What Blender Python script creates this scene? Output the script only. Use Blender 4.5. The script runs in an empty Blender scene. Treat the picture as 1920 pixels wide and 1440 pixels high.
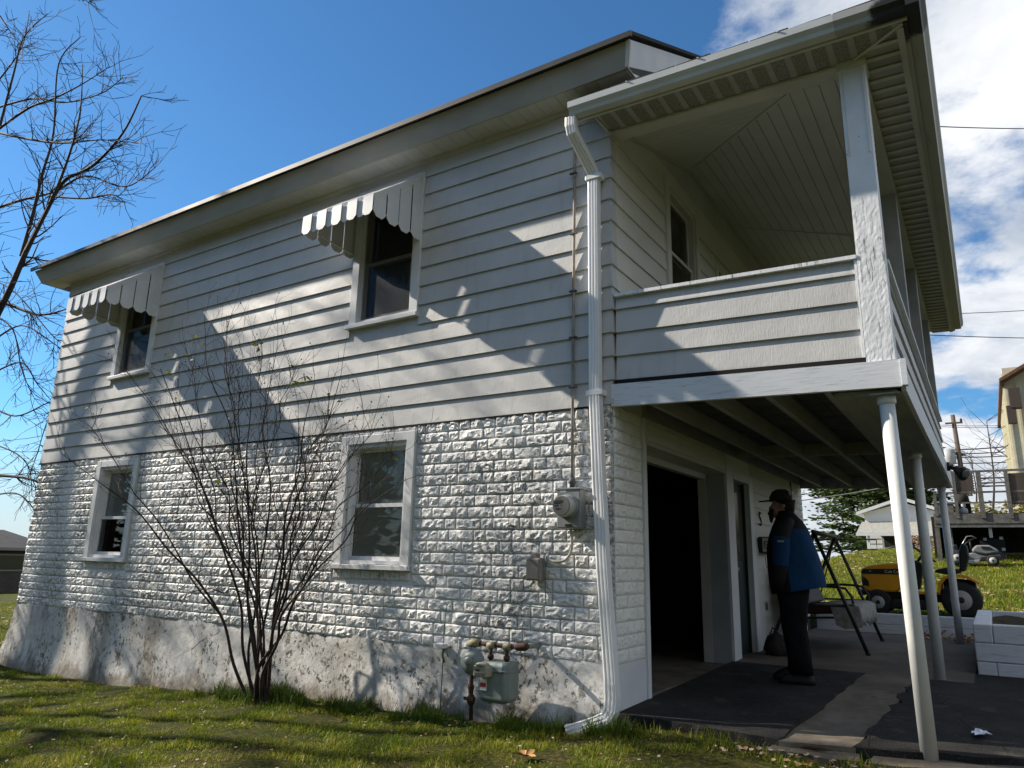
import bpy, math, random
import numpy as np
from mathutils import Vector, Matrix

SC = bpy.context.scene
COL = SC.collection
rnd = random.Random(7)
R_ = math.radians

# ------------------------------------------------------------------ camera
cam_d = bpy.data.cameras.new('camera')
cam = bpy.data.objects.new('camera', cam_d); COL.objects.link(cam)
cam_d.sensor_width = 36.0; cam_d.lens = 1357.5 * 36 / 1920
cam_d.clip_start = 0.05; cam_d.clip_end = 3000
CF = Vector((-0.52953639, 0.8148443, 0.23583889)); CR = Vector((0.84115555, 0.54035823, 0.02168705)); CU = Vector((0.10976592, -0.20986127, 0.97155015))
CP = Vector((2.44957, -5.27384, 1.05131))
cam.matrix_world = Matrix(((CR.x, CU.x, -CF.x, CP.x), (CR.y, CU.y, -CF.y, CP.y), (CR.z, CU.z, -CF.z, CP.z), (0, 0, 0, 1)))
SC.camera = cam

# ------------------------------------------------------------------ sky, sun, exposure
SUN = Vector((-4.46, -1.0, 3.0)).normalized()      # towards the sun
EL = math.asin(SUN.z); AZ = math.atan2(SUN.x, SUN.y)
SKY_STRENGTH = 0.057
SUN_STRENGTH = 5.0
W = bpy.data.worlds.new('World'); SC.world = W; W.use_nodes = True
nt = W.node_tree; N = nt.nodes; LK = nt.links
for n in list(N): N.remove(n)
out = N.new('ShaderNodeOutputWorld'); bg = N.new('ShaderNodeBackground'); bg.inputs['Strength'].default_value = SKY_STRENGTH
sky = N.new('ShaderNodeTexSky'); sky.sky_type = 'NISHITA'; sky.sun_disc = False
sky.sun_elevation = EL; sky.sun_rotation = AZ; sky.altitude = 200; sky.air_density = 1.0; sky.dust_density = 0.25; sky.ozone_density = 3.0
tc = N.new('ShaderNodeTexCoord')
sep = N.new('ShaderNodeSeparateXYZ'); LK.new(tc.outputs['Generated'], sep.inputs[0])
def wmath(op, a, b=None, clamp=False):
    m = N.new('ShaderNodeMath'); m.operation = op; m.use_clamp = clamp
    for i, v in enumerate((a, b)):
        if v is None: continue
        if isinstance(v, (int, float)): m.inputs[i].default_value = v
        else: LK.new(v, m.inputs[i])
    return m.outputs[0]
zz = wmath('ADD', wmath('ABSOLUTE', sep.outputs['Z']), 0.22)
cu = wmath('DIVIDE', sep.outputs['X'], zz); cv = wmath('DIVIDE', sep.outputs['Y'], zz)
cmb = N.new('ShaderNodeCombineXYZ'); LK.new(cu, cmb.inputs[0]); LK.new(cv, cmb.inputs[1])
def wnoise(scale, detail, rough, seed, dist=0.0):
    n = N.new('ShaderNodeTexNoise'); n.noise_dimensions = '4D'; n.inputs['Scale'].default_value = scale; n.inputs['Detail'].default_value = detail
    n.inputs['Roughness'].default_value = rough; n.inputs['W'].default_value = seed; n.inputs['Distortion'].default_value = dist
    LK.new(cmb.outputs[0], n.inputs['Vector']); return n.outputs['Fac']
n1 = wnoise(1.5, 9, 0.60, 6.7, 0.2); n2 = wnoise(5.5, 7, 0.6, 8.1, 0.4)
# a cloud deck that thickens towards the north-east half of the sky and towards the horizon
hyp = wmath('SQRT', wmath('ADD', wmath('MULTIPLY', sep.outputs['X'], sep.outputs['X']), wmath('ADD', wmath('MULTIPLY', sep.outputs['Y'], sep.outputs['Y']), 0.001)))
em_ = N.new('ShaderNodeMapRange'); em_.interpolation_type = 'SMOOTHSTEP'; LK.new(wmath('DIVIDE', sep.outputs['X'], hyp), em_.inputs['Value'])
for k_, v_ in (('From Min', -0.55), ('From Max', 0.04), ('To Min', -0.05), ('To Max', 0.19)): em_.inputs[k_].default_value = v_
east = em_.outputs[0]
low = wmath('MULTIPLY', wmath('SUBTRACT', 0.22, wmath('ABSOLUTE', sep.outputs['Z']), True), 0.75)
cov = wmath('ADD', wmath('ADD', wmath('MULTIPLY', n1, 0.85), wmath('MULTIPLY', n2, 0.24)), wmath('ADD', east, low))
mr = N.new('ShaderNodeMapRange'); mr.interpolation_type = 'SMOOTHSTEP'
mr.inputs['From Min'].default_value = 0.65; mr.inputs['From Max'].default_value = 0.75
LK.new(cov, mr.inputs['Value'])
n3 = wnoise(3.2, 8, 0.6, 21.0, 0.3)
cr = N.new('ShaderNodeMapRange'); cr.inputs['From Min'].default_value = 0.38; cr.inputs['From Max'].default_value = 0.62
cr.inputs['To Min'].default_value = 0.0; cr.inputs['To Max'].default_value = 1.0; LK.new(n3, cr.inputs['Value'])
cc = N.new('ShaderNodeMix'); cc.data_type = 'RGBA'; cc.inputs['A'].default_value = (5.4, 6.0, 7.0, 1); cc.inputs['B'].default_value = (10.0, 10.2, 10.5, 1)
LK.new(cr.outputs[0], cc.inputs['Factor'])
sk = N.new('ShaderNodeMix'); sk.data_type = 'RGBA'; sk.blend_type = 'MULTIPLY'; sk.inputs['Factor'].default_value = 1.0
sk.inputs['B'].default_value = (0.68, 1.20, 1.50, 1); LK.new(sky.outputs[0], sk.inputs['A'])
mx = N.new('ShaderNodeMix'); mx.data_type = 'RGBA'
LK.new(mr.outputs[0], mx.inputs['Factor']); LK.new(sk.outputs['Result'], mx.inputs['A']); LK.new(cc.outputs['Result'], mx.inputs['B'])
hz_ = N.new('ShaderNodeMapRange'); hz_.interpolation_type = 'SMOOTHSTEP'; LK.new(wmath('ABSOLUTE', sep.outputs['Z']), hz_.inputs['Value'])
for k_, v_ in (('From Min', 0.0), ('From Max', 0.17), ('To Min', 0.85), ('To Max', 0.0)): hz_.inputs[k_].default_value = v_
hx = N.new('ShaderNodeMix'); hx.data_type = 'RGBA'; hx.inputs['B'].default_value = (7.0, 7.7, 8.2, 1); LK.new(hz_.outputs[0], hx.inputs['Factor']); LK.new(mx.outputs['Result'], hx.inputs['A'])
LK.new(hx.outputs['Result'], bg.inputs['Color']); LK.new(bg.outputs[0], out.inputs[0])
sd = bpy.data.lights.new('sun', 'SUN'); sd.energy = SUN_STRENGTH; sd.angle = R_(0.55); sd.color = (1.0, 0.90, 0.765)
so = bpy.data.objects.new('sun', sd); COL.objects.link(so); so.rotation_euler = (-SUN).to_track_quat('-Z', 'Y').to_euler(); so.location = (-20, -8, 25)
VS = SC.view_settings; SC.display_settings.display_device = 'sRGB'
VS.view_transform = 'Standard'; VS.look = 'None'; VS.exposure = 0.84; VS.gamma = 1.0; VS.use_curve_mapping = False

cy_ = SC.cycles; cy_.max_bounces = 6; cy_.diffuse_bounces = 4; cy_.glossy_bounces = 3; cy_.transmission_bounces = 4; cy_.transparent_max_bounces = 8; cy_.caustics_reflective = False; cy_.caustics_refractive = False

# ------------------------------------------------------------------ materials
MATS = {}
def srgb(h):
    h = h.lstrip('#'); c = [int(h[i:i + 2], 16) / 255 for i in (0, 2, 4)]
    return tuple(((v + .055) / 1.055) ** 2.4 if v > .04045 else v / 12.92 for v in c)
class MT:
    """tiny node helper: world-position based procedural material"""
    def __init__(s, name, rough=.6, spec=.35, metal=0.0, coord='pos'):
        m = bpy.data.materials.new(name); m.use_nodes = True; s.m = m; s.nt = m.node_tree; s.n = s.nt.nodes; s.l = s.nt.links
        s.b = s.n['Principled BSDF']; s.b.inputs['Roughness'].default_value = rough; s.b.inputs['Metallic'].default_value = metal
        s.b.inputs['Specular IOR Level'].default_value = spec
        if coord == 'pos': g = s.n.new('ShaderNodeNewGeometry'); s.p = g.outputs['Position']
        else: g = s.n.new('ShaderNodeTexCoord'); s.p = g.outputs['Object']
        MATS[name] = m
    def mp(s, scale=(1, 1, 1), loc=(0, 0, 0)):
        v = s.n.new('ShaderNodeMapping'); v.inputs['Scale'].default_value = scale; v.inputs['Location'].default_value = loc; s.l.new(s.p, v.inputs['Vector']); return v.outputs[0]
    def noise(s, scale=5, detail=4, rough=.55, st=(1, 1, 1), loc=(0, 0, 0), dist=0.0):
        n = s.n.new('ShaderNodeTexNoise'); n.inputs['Scale'].default_value = scale; n.inputs['Detail'].default_value = detail; n.inputs['Roughness'].default_value = rough
        n.inputs['Distortion'].default_value = dist; s.l.new(s.mp(st, loc), n.inputs['Vector']); return n.outputs['Fac']
    def voro(s, scale=5, st=(1, 1, 1), feat='F1'):
        n = s.n.new('ShaderNodeTexVoronoi'); n.feature = feat; n.inputs['Scale'].default_value = scale; s.l.new(s.mp(st), n.inputs['Vector']); return n.outputs['Distance']
    def sep(s):
        n = s.n.new('ShaderNodeSeparateXYZ'); s.l.new(s.p, n.inputs[0]); return n.outputs
    def rng(s, v, a, b, c=0.0, d=1.0, smooth=True):
        n = s.n.new('ShaderNodeMapRange'); n.interpolation_type = 'SMOOTHSTEP' if smooth else 'LINEAR'
        for k, x in zip(('From Min', 'From Max', 'To Min', 'To Max'), (a, b, c, d)): n.inputs[k].default_value = x
        s.l.new(v, n.inputs['Value']); return n.outputs[0]
    def math(s, op, a, b=None):
        n = s.n.new('ShaderNodeMath'); n.operation = op
        for i, v in enumerate((a, b)):
            if v is None: continue
            if isinstance(v, (int, float)): n.inputs[i].default_value = v
            else: s.l.new(v, n.inputs[i])
        return n.outputs[0]
    def mix(s, f, a, b, mode='MIX'):
        n = s.n.new('ShaderNodeMix'); n.data_type = 'RGBA'; n.blend_type = mode
        if isinstance(f, (int, float)): n.inputs['Factor'].default_value = f
        else: s.l.new(f, n.inputs['Factor'])
        for k, v in (('A', a), ('B', b)):
            if isinstance(v, tuple): n.inputs[k].default_value = (*v[:3], 1)
            else: s.l.new(v, n.inputs[k])
        return n.outputs['Result']
    def col(s, c):
        if isinstance(c, tuple): s.b.inputs['Base Color'].default_value = (*c[:3], 1)
        else: s.l.new(c, s.b.inputs['Base Color'])
        return s
    def rgh(s, v): s.l.new(v, s.b.inputs['Roughness']); return s
    def bump(s, h, strength=.3, dist=.01):
        n = s.n.new('ShaderNodeBump'); n.inputs['Strength'].default_value = strength; n.inputs['Distance'].default_value = dist
        s.l.new(h, n.inputs['Height'])
        if s.b.inputs['Normal'].is_linked: s.l.new(s.b.inputs['Normal'].links[0].from_socket, n.inputs['Normal'])
        s.l.new(n.outputs[0], s.b.inputs['Normal']); return s

def simple(name, c1, c2=None, sc=6, rough=.6, bump=0, bsc=60, spec=.3, metal=0, st=(1, 1, 1)):
    m = MT(name, rough, spec, metal)
    if c2 is None: m.col(c1)
    else: m.col(m.mix(m.rng(m.noise(sc, 5, .6, st), .35, .65), c1, c2))
    if bump: m.bump(m.noise(bsc, 3, .6, st), bump, .004)
    return m.m

m = MT('siding', .55, .3)                                   # off-white aluminium with embossed upright grain
f = m.rng(m.noise(1.6, 5, .6), .3, .7); g = m.noise(9, 5, .65, (1, 1, .12))
c = m.mix(f, (.48, .485, .48), (.555, .555, .545)); c = m.mix(m.rng(g, .54, .74, 0, .38), c, (.31, .305, .28)); m.col(c)
m.bump(m.noise(120, 3, .65, (1, 1, .10)), .45, .004).bump(m.noise(4.0, 3, .55, (1, 1, 1.6)), .20, .018)
m = MT('siding_porch', .5, .3)
c = m.mix(m.rng(m.noise(1.3, 5, .6), .3, .7), (.60, .59, .53), (.66, .65, .59)); m.col(c); m.bump(m.noise(150, 2, .6, (1, 1, .12)), .2, .003)
m = MT('stone_paint', .5, .35)                              # white painted rock-faced block, dirt caught in places
c = m.mix(m.rng(m.noise(2.2, 6, .65), .35, .7), (.82, .82, .81), (.72, .72, .71))
dirt = m.math('MULTIPLY', m.rng(m.noise(1.1, 3, .5, (1, 1, .8), (3, 1, 2)), .40, .60), m.rng(m.noise(30, 6, .72), .42, .60))
c = m.mix(m.math('MULTIPLY', dirt, .85), c, (.19, .19, .18)); chips = m.rng(m.noise(24, 5, .7, loc=(9, 2, 4)), .67, .70); c = m.mix(chips, c, (.10, .095, .085)); m.col(c)
m.bump(m.noise(62, 6, .75), .65, .006)
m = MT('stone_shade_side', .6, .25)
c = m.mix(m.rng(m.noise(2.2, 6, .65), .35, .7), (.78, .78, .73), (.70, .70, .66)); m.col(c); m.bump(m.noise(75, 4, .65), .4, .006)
m = MT('parge', .8, .18)                                    # smooth cement coat: peeling whitewash over grey, brown run-off stains
sx = m.sep(); c = m.mix(m.rng(m.noise(1.6, 7, .7), .35, .62), (.76, .755, .74), (.56, .555, .54))
west = m.rng(sx['X'], -7.5, -1.5, 1.0, .45)
st = m.math('MULTIPLY', m.rng(m.noise(1.25, 7, .68, (1, 1, .38), (4, 0, 0)), .46, .64, 0, .75), west); c = m.mix(st, c, (.40, .35, .27))
st3 = m.math('MULTIPLY', m.rng(m.noise(3.2, 8, .74, (1, 1, .30), (1, 3, 0)), .53, .66, 0, .85), west); c = m.mix(st3, c, (.20, .195, .18))
cl = m.rng(m.noise(1.3, 3, .5, (1, 1, 1), (7, 7, 1)), .40, .56)
pe = m.math('MULTIPLY', m.rng(m.noise(8, 8, .74, (1, 1, .75), (2, 5, 1)), .575, .595), cl); c = m.mix(pe, c, (.22, .20, .17))
pe2 = m.math('MULTIPLY', m.rng(m.noise(21, 7, .72, (1, 1, .8)), .56, .59), cl); c = m.mix(pe2, c, (.12, .112, .10))
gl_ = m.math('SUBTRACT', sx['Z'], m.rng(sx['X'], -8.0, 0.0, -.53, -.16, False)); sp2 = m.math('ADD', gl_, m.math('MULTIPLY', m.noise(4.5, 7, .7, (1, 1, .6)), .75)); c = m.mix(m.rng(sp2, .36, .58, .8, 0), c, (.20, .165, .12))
cr_ = m.rng(m.voro(1.7, (1, 1, 1), 'DISTANCE_TO_EDGE'), .005, .0, 0, 1); crm = m.math('MULTIPLY', cr_, m.rng(m.noise(1.4, 2), .50, .56)); c = m.mix(crm, c, (.07, .065, .06))
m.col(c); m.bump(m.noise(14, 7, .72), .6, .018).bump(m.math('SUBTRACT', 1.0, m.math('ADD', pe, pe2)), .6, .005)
m = MT('trim', .45, .35); m.col(m.mix(m.rng(m.noise(3, 5, .6), .3, .7), (.70, .71, .715), (.62, .635, .645))); m.bump(m.noise(40, 2), .06, .003)
m = MT('fascia', .5, .3); m.col(m.mix(m.rng(m.noise(2, 5, .6, (1, 3, 3)), .3, .7), (.40, .395, .37), (.34, .335, .31)))
m = MT('soffit', .5, .3); m.col(m.mix(m.rng(m.noise(3, 4, .6), .3, .7), (.56, .555, .51), (.49, .485, .445)))
m = MT('ceiling_board', .5, .3); m.col(m.mix(m.rng(m.noise(2, 4, .6), .3, .7), (.66, .66, .60), (.60, .60, .54)))
m = MT('vent_soffit', .6, .2); v = m.rng(m.voro(105), .26, .36); m.col(m.mix(v, (.02, .02, .016), (.27, .265, .23)))
m = MT('gutter', .35, .45); c = m.mix(m.rng(m.noise(3, 4, .6), .3, .7), (.60, .62, .61), (.52, .54, .53)); m.col(c)
m = MT('gutter_mouldy', .45, .35)                            # black mildew gathered towards the corner seam
d = m.n.new('ShaderNodeVectorMath'); d.operation = 'DISTANCE'; m.l.new(m.p, d.inputs[0]); d.inputs[1].default_value = (2.38, -.30, 4.72)
k = m.math('ADD', m.rng(d.outputs['Value'], .05, .75, .95, .0), m.math('MULTIPLY', m.noise(9, 7, .72), .55)); k = m.rng(k, .96, 1.12)
st2 = m.rng(m.noise(5, 6, .7, (3, .6, 2)), .56, .7, 0, .5)
c = m.mix(st2, (.40, .41, .39), (.20, .205, .175)); m.col(m.mix(k, c, (.022, .022, .018)))
m = MT('downspout', .35, .45); m.col(m.mix(m.rng(m.noise(2.5, 4, .6), .3, .7), (.82, .83, .83), (.76, .77, .775)))
m = MT('peeling_paint', .7, .18)                             # thick weathered white paint flaking off grey timber in upright strips
n_ = m.noise(26, 8, .72, (1.5, 1.5, .16)); sx = m.sep(); low_ = m.rng(m.math('ADD', sx['Z'], m.math('MULTIPLY', m.noise(7, 4), .35)), 3.45, 4.05, 1, 0)
bare = m.math('MULTIPLY', m.rng(n_, .575, .60), low_); fl_ = m.math('MULTIPLY', m.rng(m.noise(13, 6, .7, (1, 1, .8), (5, 1, 2)), .64, .66), .9)
c = m.mix(m.rng(m.noise(5, 5, .6), .35, .65), (.82, .84, .87), (.74, .77, .80)); c = m.mix(m.math('MULTIPLY', bare, .85), c, (.27, .265, .26)); c = m.mix(fl_, c, (.34, .335, .33)); c = m.mix(m.math('MULTIPLY', m.rng(n_, .63, .66), low_), c, (.06, .055, .05)); m.col(c)
m.bump(m.math('SUBTRACT', 1.0, bare), .45, .006).bump(m.math('MULTIPLY', m.noise(42, 7, .75, (1.2, 1.2, .12)), low_), .45, .007)
m = MT('beam_paint', .55, .3)
g = m.noise(10, 6, .7, (.5, 4, 9)); c = m.mix(m.rng(g, .5, .68, 0, .8), (.70, .73, .77), (.42, .44, .46)); c = m.mix(m.rng(m.noise(18, 6, .7, (.35, 3, 6), (4, 0, 2)), .66, .70), c, (.09, .085, .08)); m.col(c); m.bump(g, .25, .004)
m = MT('joist', .65, .2); m.col(m.mix(m.rng(m.noise(4, 5, .6, (3, .5, 3)), .3, .7), (.33, .335, .31), (.25, .255, .235)))
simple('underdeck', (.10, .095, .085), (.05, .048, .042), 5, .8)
simple('dark_gap', (.012, .011, .010), None, rough=.9)
m = MT('shingle', .9, .15); m.col(m.mix(m.rng(m.noise(60, 4, .7), .35, .65), (.035, .033, .032), (.075, .07, .066))); m.bump(m.noise(90, 3, .7), .8, .01)
m = MT('shingle_grey', .9, .15); m.col(m.mix(m.rng(m.noise(9, 6, .75), .35, .65), (.23, .23, .21), (.34, .335, .31)))
simple('drip_edge', (.05, .045, .04), (.025, .022, .02), 3, .5)
m = MT('steel_pole', .45, .4); c = m.mix(m.rng(m.noise(4, 5, .6), .3, .7), (.72, .73, .71), (.64, .65, .63)); sp = m.rng(m.noise(13, 6, .75, (1, 1, .6)), .735, .755); m.col(m.mix(sp, c, (.05, .04, .035))); m.bump(m.noise(50, 3), .15, .004)
m = MT('asphalt', .9, .2); c = m.mix(m.rng(m.noise(1.7, 5, .6), .35, .65), (.018, .0172, .0165), (.034, .032, .030)); c = m.mix(m.rng(m.noise(110, 3, .65), .60, .68), c, (.13, .125, .115)); ck = m.math('MULTIPLY', m.rng(m.voro(1.9, (1, 1, 1), 'DISTANCE_TO_EDGE'), .012, .0, 0, 1), m.rng(m.noise(1.1, 3), .46, .54)); c = m.mix(ck, c, (.006, .006, .005)); c = m.mix(m.rng(m.noise(3.1, 6, .7, loc=(2, 8, 0)), .56, .70, 0, .7), c, (.085, .078, .062)); m.col(c); m.bump(m.noise(95, 5, .8), 1.0, .012).bump(m.math('SUBTRACT', 1.0, ck), .6, .01)
m = MT('concrete', .85, .2); c = m.mix(m.rng(m.noise(2.0, 6, .65), .35, .66), (.185, .155, .118), (.105, .087, .066)); c = m.mix(m.rng(m.noise(7, 7, .72), .58, .70), c, (.075, .07, .06)); m.col(c); m.bump(m.noise(70, 5, .7), .35, .006)
m = MT('patio', .85, .2); c = m.mix(m.rng(m.noise(1.4, 6, .65), .35, .66), (.155, .132, .106), (.095, .08, .064)); c = m.mix(m.rng(m.noise(6, 7, .72), .58, .70), c, (.06, .054, .045)); m.col(c); m.bump(m.noise(70, 5, .7), .35, .006)
m = MT('white_timber', .6, .25); g = m.noise(9, 6, .7, (.6, .6, 6)); c = m.mix(m.rng(g, .5, .7, 0, .8), (.68, .71, .76), (.46, .49, .53)); m.col(c); m.bump(g, .3, .005)
m = MT('soil', .95, .1); m.col(m.mix(m.rng(m.noise(12, 6, .7), .35, .65), (.055, .047, .030), (.10, .083, .045))); m.bump(m.noise(30, 5, .75), 1.0, .04)
m = MT('lawn', .95, .1)
c = m.mix(m.rng(m.noise(.55, 5, .65), .36, .64), (.075, .100, .014), (.15, .145, .028)); c = m.mix(m.rng(m.noise(2.6, 5, .7, loc=(3, 3, 0)), .50, .68, 0, .8), c, (.15, .115, .045)); c = m.mix(m.rng(m.noise(30, 4, .7), .36, .60, 0, .85), c, (.028, .030, .012)); m.col(c); m.bump(m.noise(60, 5, .8), 1.0, .05)
def leafy(name, cols, rough=.6, trans=.25):
    m = MT(name, rough, .2)
    a = m.n.new('ShaderNodeNewGeometry'); r = m.n.new('ShaderNodeValToRGB'); cr = r.color_ramp
    while len(cr.elements) < len(cols): cr.elements.new(.5)
    for i, c in enumerate(cols): cr.elements[i].position = i / (len(cols) - 1); cr.elements[i].color = (*c, 1)
    mm = m.math('ADD', m.math('MULTIPLY', a.outputs['Random Per Island'], .5), m.math('MULTIPLY', m.rng(m.noise(1.3, 5, .65), .32, .68), .5))
    m.l.new(mm, r.inputs['Fac']); m.col(r.outputs['Color'])
    t = m.n.new('ShaderNodeBsdfTranslucent'); m.l.new(r.outputs['Color'], t.inputs['Color']); x = m.n.new('ShaderNodeMixShader'); x.inputs[0].default_value = trans
    m.l.new(m.b.outputs[0], x.inputs[1]); m.l.new(t.outputs[0], x.inputs[2]); m.l.new(x.outputs[0], m.n['Material Output'].inputs[0]); return m.m
leafy('grass_blade', [(.046, .090, .006), (.10, .158, .008), (.20, .24, .013), (.31, .305, .034), (.37, .29, .105)], .55, .35)
leafy('grass_dark', [(.035, .07, .008), (.06, .105, .012), (.10, .15, .018)], .55, .3)
leafy('leaf_litter', [(.20, .085, .03), (.30, .16, .07), (.42, .30, .19), (.55, .46, .36), (.26, .07, .03)], .6, .15)
leafy('green_leaf', [(.07, .11, .015), (.16, .19, .02), (.24, .21, .03)], .5, .35)
leafy('pine_needle', [(.020, .040, .012), (.040, .068, .018), (.070, .10, .028), (.11, .13, .04)], .6, .2)
leafy('shrub_leaf', [(.13, .13, .035), (.24, .22, .07), (.32, .27, .10), (.10, .11, .03)], .6, .25)
simple('dry_leaf', (.30, .15, .05), (.42, .24, .09), 9, .6)
simple('bark', (.075, .06, .047), (.035, .029, .024), 14, .9, .8, 40, st=(1, 1, .3))
simple('twig_bark', (.040, .031, .026), (.018, .014, .012), 12, .8, .4, 60)
simple('shrub_bark', (.050, .036, .028), (.022, .016, .013), 10, .75, .4, 60)
simple('meter_metal', (.26, .275, .275), (.21, .225, .225), 7, .45, .05, 60, .4)
simple('meter_face', (.42, .43, .41), None, rough=.3)
simple('black_plastic', (.012, .012, .013), None, rough=.45)
simple('lcd', (.035, .040, .034), None, rough=.15, spec=.5)
simple('print_grey', (.10, .10, .10), None, rough=.6)
simple('gas_paint', (.21, .25, .235), (.17, .205, .195), 8, .5, .1, 70)
simple('gas_brass', (.30, .28, .17), (.20, .16, .09), 12, .55, .3, 60)
simple('rust_pipe', (.085, .040, .026), (.045, .028, .022), 16, .75, .5, 60)
simple('gas_beige', (.34, .33, .255), (.28, .27, .21), 9, .5)
simple('label_red', (.35, .03, .03), None, rough=.5)
simple('label_white', (.60, .60, .60), None, rough=.5)
simple('conduit_rust', (.22, .175, .14), (.33, .31, .29), 6, .6, .2, 80)
simple('cable_cream', (.50, .47, .40), (.42, .39, .33), 7, .6)
simple('box_taupe', (.225, .205, .18), None, rough=.45)
simple('green_wire', (.045, .16, .12), (.10, .20, .16), 8, .5)
simple('blind', (.84, .85, .80), None, rough=.6)
simple('curtain', (.16, .155, .145), (.10, .098, .092), 14, .9, st=(1, 1, .1))
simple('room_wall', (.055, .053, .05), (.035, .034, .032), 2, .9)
simple('door_green', (.018, .034, .032), (.012, .024, .023), 4, .45)
simple('jamb_grey', (.40, .43, .45), (.34, .37, .39), 3, .5)
simple('post_shade_plate_grey', (.34, .345, .33), (.28, .285, .275), 4, .6)  # rear posts' shade is painted in as grey; also colours the outlet plate
simple('swing_metal', (.020, .018, .017), (.032, .028, .026), 6, .5)
simple('canopy_tube', (.20, .205, .20), None, rough=.5)
simple('cushion_red', (.045, .02, .02), None, rough=.9)
m = MT('cushion_stripe', .9, .1); w_ = m.n.new('ShaderNodeTexWave'); w_.inputs['Scale'].default_value = 8; w_.inputs['Distortion'].default_value = 1.5; w_.bands_direction = 'Y'; m.l.new(m.p, w_.inputs['Vector']); m.col(m.mix(m.rng(w_.outputs['Fac'], .4, .6), (.045, .045, .06), (.27, .26, .255)))
simple('throw_cloth', (.34, .335, .30), (.22, .215, .20), 14, .9)
simple('mower_yellow', (.80, .36, .012), (.74, .32, .012), 4, .32, 0, spec=.5)
simple('mower_black', (.016, .016, .017), None, rough=.5)
simple('tyre', (.018, .018, .018), (.026, .025, .024), 30, .85)
simple('rim', (.34, .335, .31), None, rough=.5)
simple('mower_grey', (.21, .215, .215), (.16, .165, .165), 5, .35, 0, spec=.5)
simple('silver', (.42, .42, .41), None, rough=.35, metal=.6)
m = MT('old_wood', .85, .15); g = m.noise(7, 6, .7, (1, 1, 1)); m.col(m.mix(m.rng(g, .35, .68), (.16, .15, .135), (.085, .078, .07))); m.bump(g, .3, .01)
simple('dark_crate', (.030, .032, .037), (.018, .018, .02), 9, .7)
simple('dark_earth', (.03, .027, .022), (.018, .016, .014), 3, .95)
simple('house_white', (.66, .67, .68), None, rough=.5)
simple('house_bluegrey', (.38, .40, .43), None, rough=.5)
simple('house_yellow', (.58, .54, .40), (.50, .465, .34), 3, .7)
simple('eave_brown', (.17, .085, .045), (.12, .058, .03), 9, .7)
simple('eave_dark', (.07, .05, .04), None, rough=.6)
simple('far_roof', (.030, .030, .034), (.045, .045, .05), 2, .85)
simple('far_wall', (.055, .048, .042), (.08, .068, .058), 2, .8)
simple('far_frame', (.22, .215, .19), None, rough=.6)
simple('pole_wood', (.13, .10, .075), (.08, .062, .048), 8, .9, st=(1, 1, .1))
simple('transformer', (.40, .41, .41), (.33, .34, .34), 4, .45)
simple('wire', (.02, .02, .021), None, rough=.6)
simple('wire_pale', (.22, .22, .22), None, rough=.5)
simple('skin', (.28, .16, .115), None, rough=.55)
simple('hair_dark', (.014, .011, .010), None, rough=.8)
m = MT('jacket_blue', .8, .15); m.col(m.mix(m.rng(m.noise(7, 4, .6), .35, .65), (.008, .050, .13), (.0065, .04, .105))); m.bump(m.noise(7, 2, .5, (1, 1, .35)), .4, .05).bump(m.noise(140, 2), .25, .002)
simple('jacket_black', (.006, .006, .007), None, rough=.75)
m = MT('trouser_black', .85, .12); m.col((.007, .007, .008)); m.bump(m.noise(10, 3, .5, (1, 1, .5)), .8, .05)
simple('boot', (.012, .010, .009), None, rough=.5)
simple('cap_cloth', (.016, .014, .014), None, rough=.85)
simple('white_patch', (.58, .58, .56), None, rough=.7)
simple('mailbox_black', (.016, .016, .016), None, rough=.4)
simple('bag_cloth', (.022, .02, .019), (.045, .04, .036), 30, .9)
simple('iron', (.015, .014, .014), None, rough=.55)
simple('lamp_glass', (.20, .20, .18), None, rough=.12, spec=.8)
simple('blue_plastic', (.015, .05, .16), None, rough=.4)
simple('paper', (.75, .77, .82), None, rough=.8)
simple('seed_head', (.055, .038, .025), None, rough=.9)
m = bpy.data.materials.new('insect_screen'); m.use_nodes = True; MATS['insect_screen'] = m; nn = m.node_tree.nodes; ll = m.node_tree.links
x_ = nn.new('ShaderNodeMixShader'); x_.inputs[0].default_value = .55; tr = nn.new('ShaderNodeBsdfTransparent'); ll.new(nn['Principled BSDF'].outputs[0], x_.inputs[2]); ll.new(tr.outputs[0], x_.inputs[1]); nn['Principled BSDF'].inputs['Base Color'].default_value = (.018, .018, .018, 1); nn['Principled BSDF'].inputs['Roughness'].default_value = .8; ll.new(x_.outputs[0], nn['Material Output'].inputs[0])
m = bpy.data.materials.new('glass'); m.use_nodes = True; MATS['glass'] = m; nn = m.node_tree.nodes; ll = m.node_tree.links
for n in list(nn): nn.remove(n)
o_ = nn.new('ShaderNodeOutputMaterial'); x_ = nn.new('ShaderNodeMixShader'); tr = nn.new('ShaderNodeBsdfTransparent'); gl = nn.new('ShaderNodeBsdfGlossy'); fr = nn.new('ShaderNodeFresnel')
tr.inputs[0].default_value = (.90, .92, .91, 1); gl.inputs['Roughness'].default_value = .015; gl.inputs[0].default_value = (.9, .9, .9, 1); fr.inputs[0].default_value = 1.55
no = nn.new('ShaderNodeTexNoise'); no.inputs['Scale'].default_value = 2.2; bp = nn.new('ShaderNodeBump'); bp.inputs['Strength'].default_value = .05; ll.new(no.outputs['Fac'], bp.inputs['Height']); ll.new(bp.outputs[0], gl.inputs['Normal'])
ll.new(fr.outputs[0], x_.inputs[0]); ll.new(tr.outputs[0], x_.inputs[1]); ll.new(gl.outputs[0], x_.inputs[2]); ll.new(x_.outputs[0], o_.inputs[0])

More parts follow.
